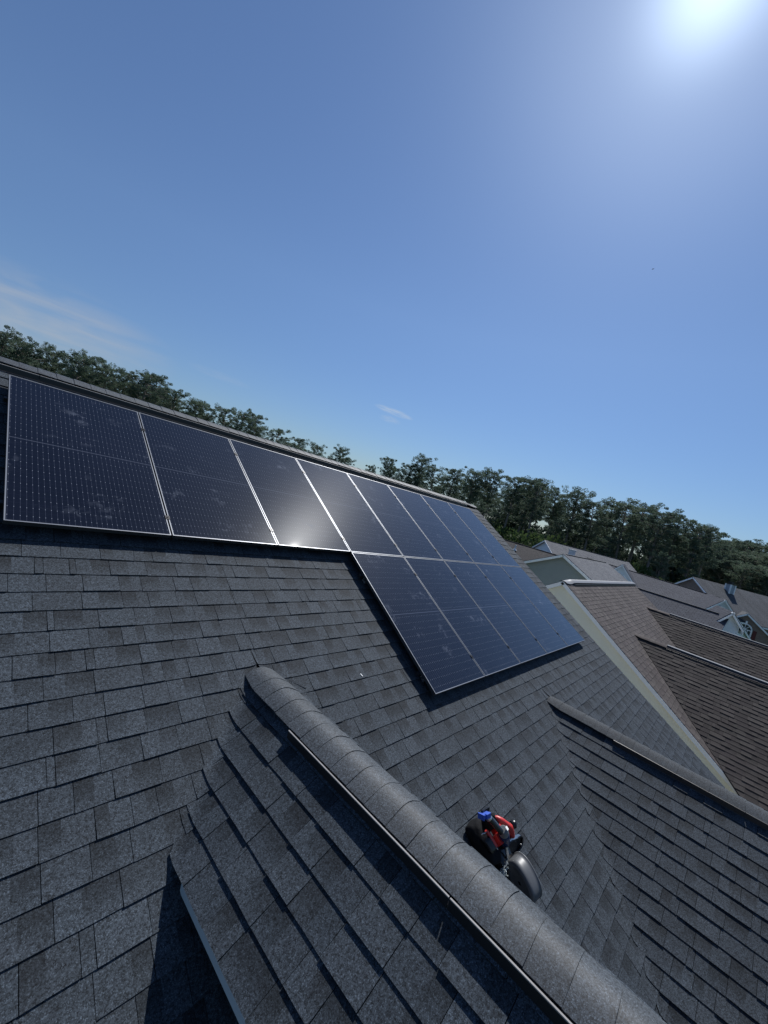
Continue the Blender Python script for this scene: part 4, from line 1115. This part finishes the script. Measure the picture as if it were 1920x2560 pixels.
# torch: black tube with a blue clamp head
lo0, lo1 = T_(500, 360, 0.27), T_(860, 770, 0.24)
tl = thing('work_light', 'black tube work light with a blue clamp head lying across the red saw', 'work light', lo0)
mb = MB(); mb.tube([lo0, lo0*0.5+lo1*0.5, lo1], [0.022, 0.021, 0.022], 14); mb.build('tube', M['black_gloss'], tl)
mb = MB(); ax_ = (lo1-lo0)/np.linalg.norm(lo1-lo0); sup = SUN - ax_*(SUN @ ax_); sup /= np.linalg.norm(sup)
mb.box((lo0+lo1)/2 + sup*0.0215, (lo1-lo0)*0.46, np.cross(ax_, sup)*0.005, sup*0.0025)
mb.tube([lo0 - ax_*0.012, lo0 + ax_*0.015], 0.025, 12); mb.build('metal_strip', M['steel'], tl)
bc = T_(400, 300, 0.29); bx_ = T_(500, 240, 0.29) - T_(300, 350, 0.29); bx_ /= np.linalg.norm(bx_); bn = np.cross(bx_, SUN); bn /= np.linalg.norm(bn); bu = np.cross(bn, bx_)
mb = MB(); mb.box(bc, bx_*0.043, bn*0.022, bu*0.012); mb.box(bc + bx_*0.012 + bn*0.022, bx_*0.028, bn*0.010, bu*0.016); mb.box(bc - bx_*0.045, bx_*0.006, bn*0.026, bu*0.018)
mb.build('clamp_head', M['tool_blue'], tl)
mb = MB(); mb.box(T_(420, 250, 0.275), bx_*0.048, bn*0.008, bu*0.03); mb.tube([T_(490, 210, 0.28), T_(560, 270, 0.28), T_(610, 330, 0.26)], 0.007, 6); mb.build('bracket', M['black_gloss'], tl)
# flask
f0, f1 = T_(925, 700, 0.25), T_(965, 1085, 0.12)
fl = thing('flask', 'dark blue flask with a grey lid standing among the tools beside the red saw', 'flask', f1)
fa = f0 + (f1-f0)*0.28
mb = MB(); mb.tube([fa, fa + (f1-fa)*0.1, f1 - (f1-fa)*0.15, f1], [0.037, 0.042, 0.040, 0.026], 20); mb.build('body', M['flask_blue'], fl)
mb = MB(); mb.tube([f0, f0 + (fa-f0)*0.12, fa - (fa-f0)*0.1, fa], [0.026, 0.034, 0.038, 0.037], 18); mb.build('lid', noisy('lid_grey', (0.16, 0.17, 0.17), 0.35, 0.5, 20, 0.1), fl)
mb = MB(); mb.box(f0*0.75+fa*0.25 + NR*0.036, RT*0.012, DN*0.012, NR*0.003); mb.build('lid_button', M['white_paint'], fl)
# saw
sb_ = T_(900, 1000, 0.05)
sw = thing('circular_saw', 'red and black cordless circular saw with its battery lying on the shingles', 'saw', sb_)
hp = [T_(640, 370, 0.20), T_(750, 395, 0.22), T_(880, 470, 0.23), T_(1000, 570, 0.22), T_(1090, 650, 0.20), T_(1150, 760, 0.18), T_(1185, 900, 0.15)]
mb = MB(); mb.tube(hp, [0.014, 0.020, 0.023, 0.025, 0.030, 0.021, 0.016], 12); mb.build('handle', M['tool_red'], sw)
mb = MB(); mb.tube([hp[2] + A3(.0, -.012, -.03), hp[3] + A3(0, -.012, -.035), hp[4] + A3(-.01, -.015, -.04)], 0.012, 8); mb.tube([T_(1060, 760, 0.16), T_(1110, 830, 0.15), T_(1150, 930, 0.13)], 0.012, 8); mb.build('lower_grip', M['tool_red'], sw)
mb = MB(); mb.box(T_(770, 985, 0.14), RT*0.034, DN*0.034, NR*0.035); mb.box(T_(850, 850, 0.10), RT*0.05, DN*0.07, NR*0.03); mb.build('body', M['tool_red'], sw)
mb = MB(); mb.tube([T_(640, 480, 0.15), T_(760, 560, 0.16)], [0.042, 0.040], 16); mb.tube([T_(630, 473, 0.15), T_(640, 480, 0.15)], [0.02, 0.042], 16); mb.build('motor', noisy('motor_grey', (0.07, 0.075, 0.075), 0.4, 0.5, 20, 0.2), sw)
# battery: its long edge runs down to the right
b0, b1 = T_(480, 850, 0.17), T_(680, 1180, 0.15); bl = b1-b0; bL = np.linalg.norm(bl); bl /= bL; bw = np.cross(bl, SUN); bw /= np.linalg.norm(bw); bh = np.cross(bw, bl)
bcn = (b0+b1)/2 - bh*0.03
bat = MB(); blob(bat, bcn, bl*(bL/2+0.005), bw*0.042, bh*0.034, 0.35, 24, 12); bt = bat.build('battery', M['black_gloss'], sw)
mb = MB(); mb.box(bcn + bw*0.026 + bh*0.030 - bl*0.025, bl*0.06, bw*0.017, bh*0.008); mb.box(bcn - bw*0.040 + bl*0.01, bl*0.055, bw*0.004, bh*0.006)
mb.build('red_stripe', M['tool_red'], bt)
mb = MB(); mb.box(bcn + bw*0.004 + bh*0.0335 + bl*0.0, bl*0.045, bw*0.0045, bh*0.0015); mb.box(bcn + bw*0.016 + bh*0.033 + bl*0.035, bl*0.03, bw*0.005, bh*0.0015); mb.build('pale_mark', M['white_paint'], bt)
# black blade guard and pale shoe plate
gp = [T_(u, v, h) for u, v, h in ((1000, 1110, 0.13), (1150, 1030, 0.14), (1390, 885, 0.13), (1450, 930, 0.12), (1455, 1060, 0.10), (1420, 1180, 0.08), (1350, 1290, 0.06), (1240, 1380, 0.04), (1120, 1430, 0.04), (1030, 1440, 0.05))]
gc = sum(gp)/len(gp); gn = np.cross(gp[2]-gp[0], gp[7]-gp[0]); gn /= np.linalg.norm(gn)
if gn @ (CAM-gc) < 0: gn = -gn
mb = MB(); mb.prism([p - gn*0.02 for p in gp], gn*0.012); rim = [p + gn*0.0 for p in gp]; mb.tube(rim + [rim[0]], 0.008, 8); gd = mb.build('blade_guard', M['black_gloss'], sw)
mb = MB(); mb.tube([T_(1385, 1105, 0.1) + gn*0.0, T_(1385, 1105, 0.1) + gn*0.012], 0.006, 8); mb.build('bolt', M['steel'], gd)
mb = MB(); mb.prism([T_(1070, 1050, 0.145), T_(1330, 930, 0.145), T_(1230, 880, 0.15), T_(1080, 990, 0.15)], A3(0, 0, -0.006)); mb.prism([T_(1230, 870, 0.145), T_(1330, 825, 0.145), T_(1400, 865, 0.14), T_(1300, 920, 0.14)], A3(0, 0, -0.008))
mb.build('shoe_plate', M['steel'], sw)
mb = MB(); k0, k1 = T_(1130, 560, 0.16), T_(1230, 560, 0.17); mb.tube([k0, k0*0.5+k1*0.5, k1], [0.022, 0.032, 0.030], 14, caps=False); mb.tube([k1, k1 - (k1-k0)*0.3], [0.022, 0.02], 14); mb.tube([hp[3], k0], 0.012, 8); mb.build('knob', M['black_gloss'], sw)
mb = MB(); blob(mb, T_(820, 1330, 0.05), RT*0.10, DN*0.09, NR*0.05, 0.5, 20, 10, 0.05, 3); mb.build('housing', M['black_gloss'], sw)
# steel bar
w0, w1 = T_(1000, 1180, 0.15), T_(1045, 1520, 0.10)
wr = MB(); wr.tube([w0, w0*0.6+w1*0.4, w1], [0.010, 0.012, 0.009], 10); wr.tube([w0 - (w1-w0)*0.02, w0 + (w1-w0)*0.12], 0.015, 10)
tag(wr.build('steel_bar', M['steel']), 'short shiny steel bar leaning between the saw guard and the grey shell', 'bar')
# crumpled clear plastic
R_ = random.Random(4); rows = []
for i in range(9):
    f = i/8.0; l, r__ = T_(1000 - 170*f, 1530 + 380*f, 0.10 - 0.03*f), T_(1060 - 40*f, 1530 + 520*f, 0.10 - 0.03*f)
    rows.append([l*(1-j/7) + r__*(j/7) + NR*R_.uniform(-0.022, 0.022) + RT*R_.uniform(-0.006, 0.006) for j in range(8)])
mb = MB(); mb.grid(rows, False)
tag(mb.build('plastic_bag', M['clear']), 'crumpled clear plastic bag shining beside the grey shell', 'plastic bag')
# domed shell standing on its edge in the valley
fc = above_roof(1240 + 640/11.06, 2080 + 1430/11.06, 0.105)
sh = MB(); rows = []
el, es, ed = (DN*0.98 - RT*0.14)*0.63, (NR*1.0 - RT*0.25)*0.80, (RT*0.97 + NR*0.18)*0.80
def ring(L, S_, d, off=A3(0, 0, 0), n=40):
    out = []
    for j in range(n):
        a = 2*math.pi*j/n; ca, sa = math.cos(a), math.sin(a)
        out.append(fc + el*(L*math.copysign(abs(ca)**0.86, ca)) + es*(S_*math.copysign(abs(sa)**0.86, sa)) + ed*d)
    return out
for L, S_, d in ((0.02, 0.01, 0.004), (0.12, 0.055, 0.004), (0.165, 0.078, 0.0), (0.178, 0.086, -0.006), (0.186, 0.091, 0.002), (0.196, 0.098, 0.002), (0.208, 0.106, 0.008), (0.216, 0.112, 0.022), (0.219, 0.115, 0.045), (0.219, 0.115, 0.10), (0.221, 0.116, 0.135), (0.228, 0.121, 0.139), (0.228, 0.121, 0.147), (0.20, 0.10, 0.147), (0.02, 0.01, 0.147)):
    rows.append(ring(L, S_, d))
sh.grid(rows, True, closed=True)
tag(sh.build('plastic_shell', M['shell']), 'dark grey oval domed shell standing on its edge in the roof valley below the saw', 'shell')
# scraps on the shingles and a bird
pc = above_roof(781*KF, 1458*KF, 0.012); mb = MB(); mb.box(pc, A3(0.003, 0, 0)+VUP*0.002, VUP*0.013-A3(0.006, 0, 0), NRM*0.0015)
tag(mb.build('scrap', M['white_paint']), 'tiny white scrap lying on the shingles left of the lower panels', 'scrap')
bp_ = CAM + ray_dir(1410.5*KF, 581*KF)*70.0
bd = thing('bird', 'small dark bird flying alone in the blue sky at the right', 'bird', bp_)
rt_, dn_, fw_ = CR[0], -CR[1], CR[2]
mb = MB(); ax_b = rt_*0.9 + dn_*0.25
mb.tube([bp_ - ax_b*0.16, bp_ - ax_b*0.08, bp_ + ax_b*0.03, bp_ + ax_b*0.12, bp_ + ax_b*0.17], [0.006, 0.045, 0.05, 0.03, 0.006], 8); mb.build('body', M['black_cloth'], bd)
for sg in (1, -1):
    mb = MB(); e = fw_*sg*0.8 + dn_*(0.35 if sg > 0 else -0.35)
    mb.prism([bp_ + ax_b*0.05, bp_ + ax_b*0.06 + e*0.16, bp_ + ax_b*0.0 + e*0.36, bp_ - ax_b*0.05 + e*0.18, bp_ - ax_b*0.05], A3(0, 0, 0.008)); mb.build('wing', M['black_cloth'], bd)
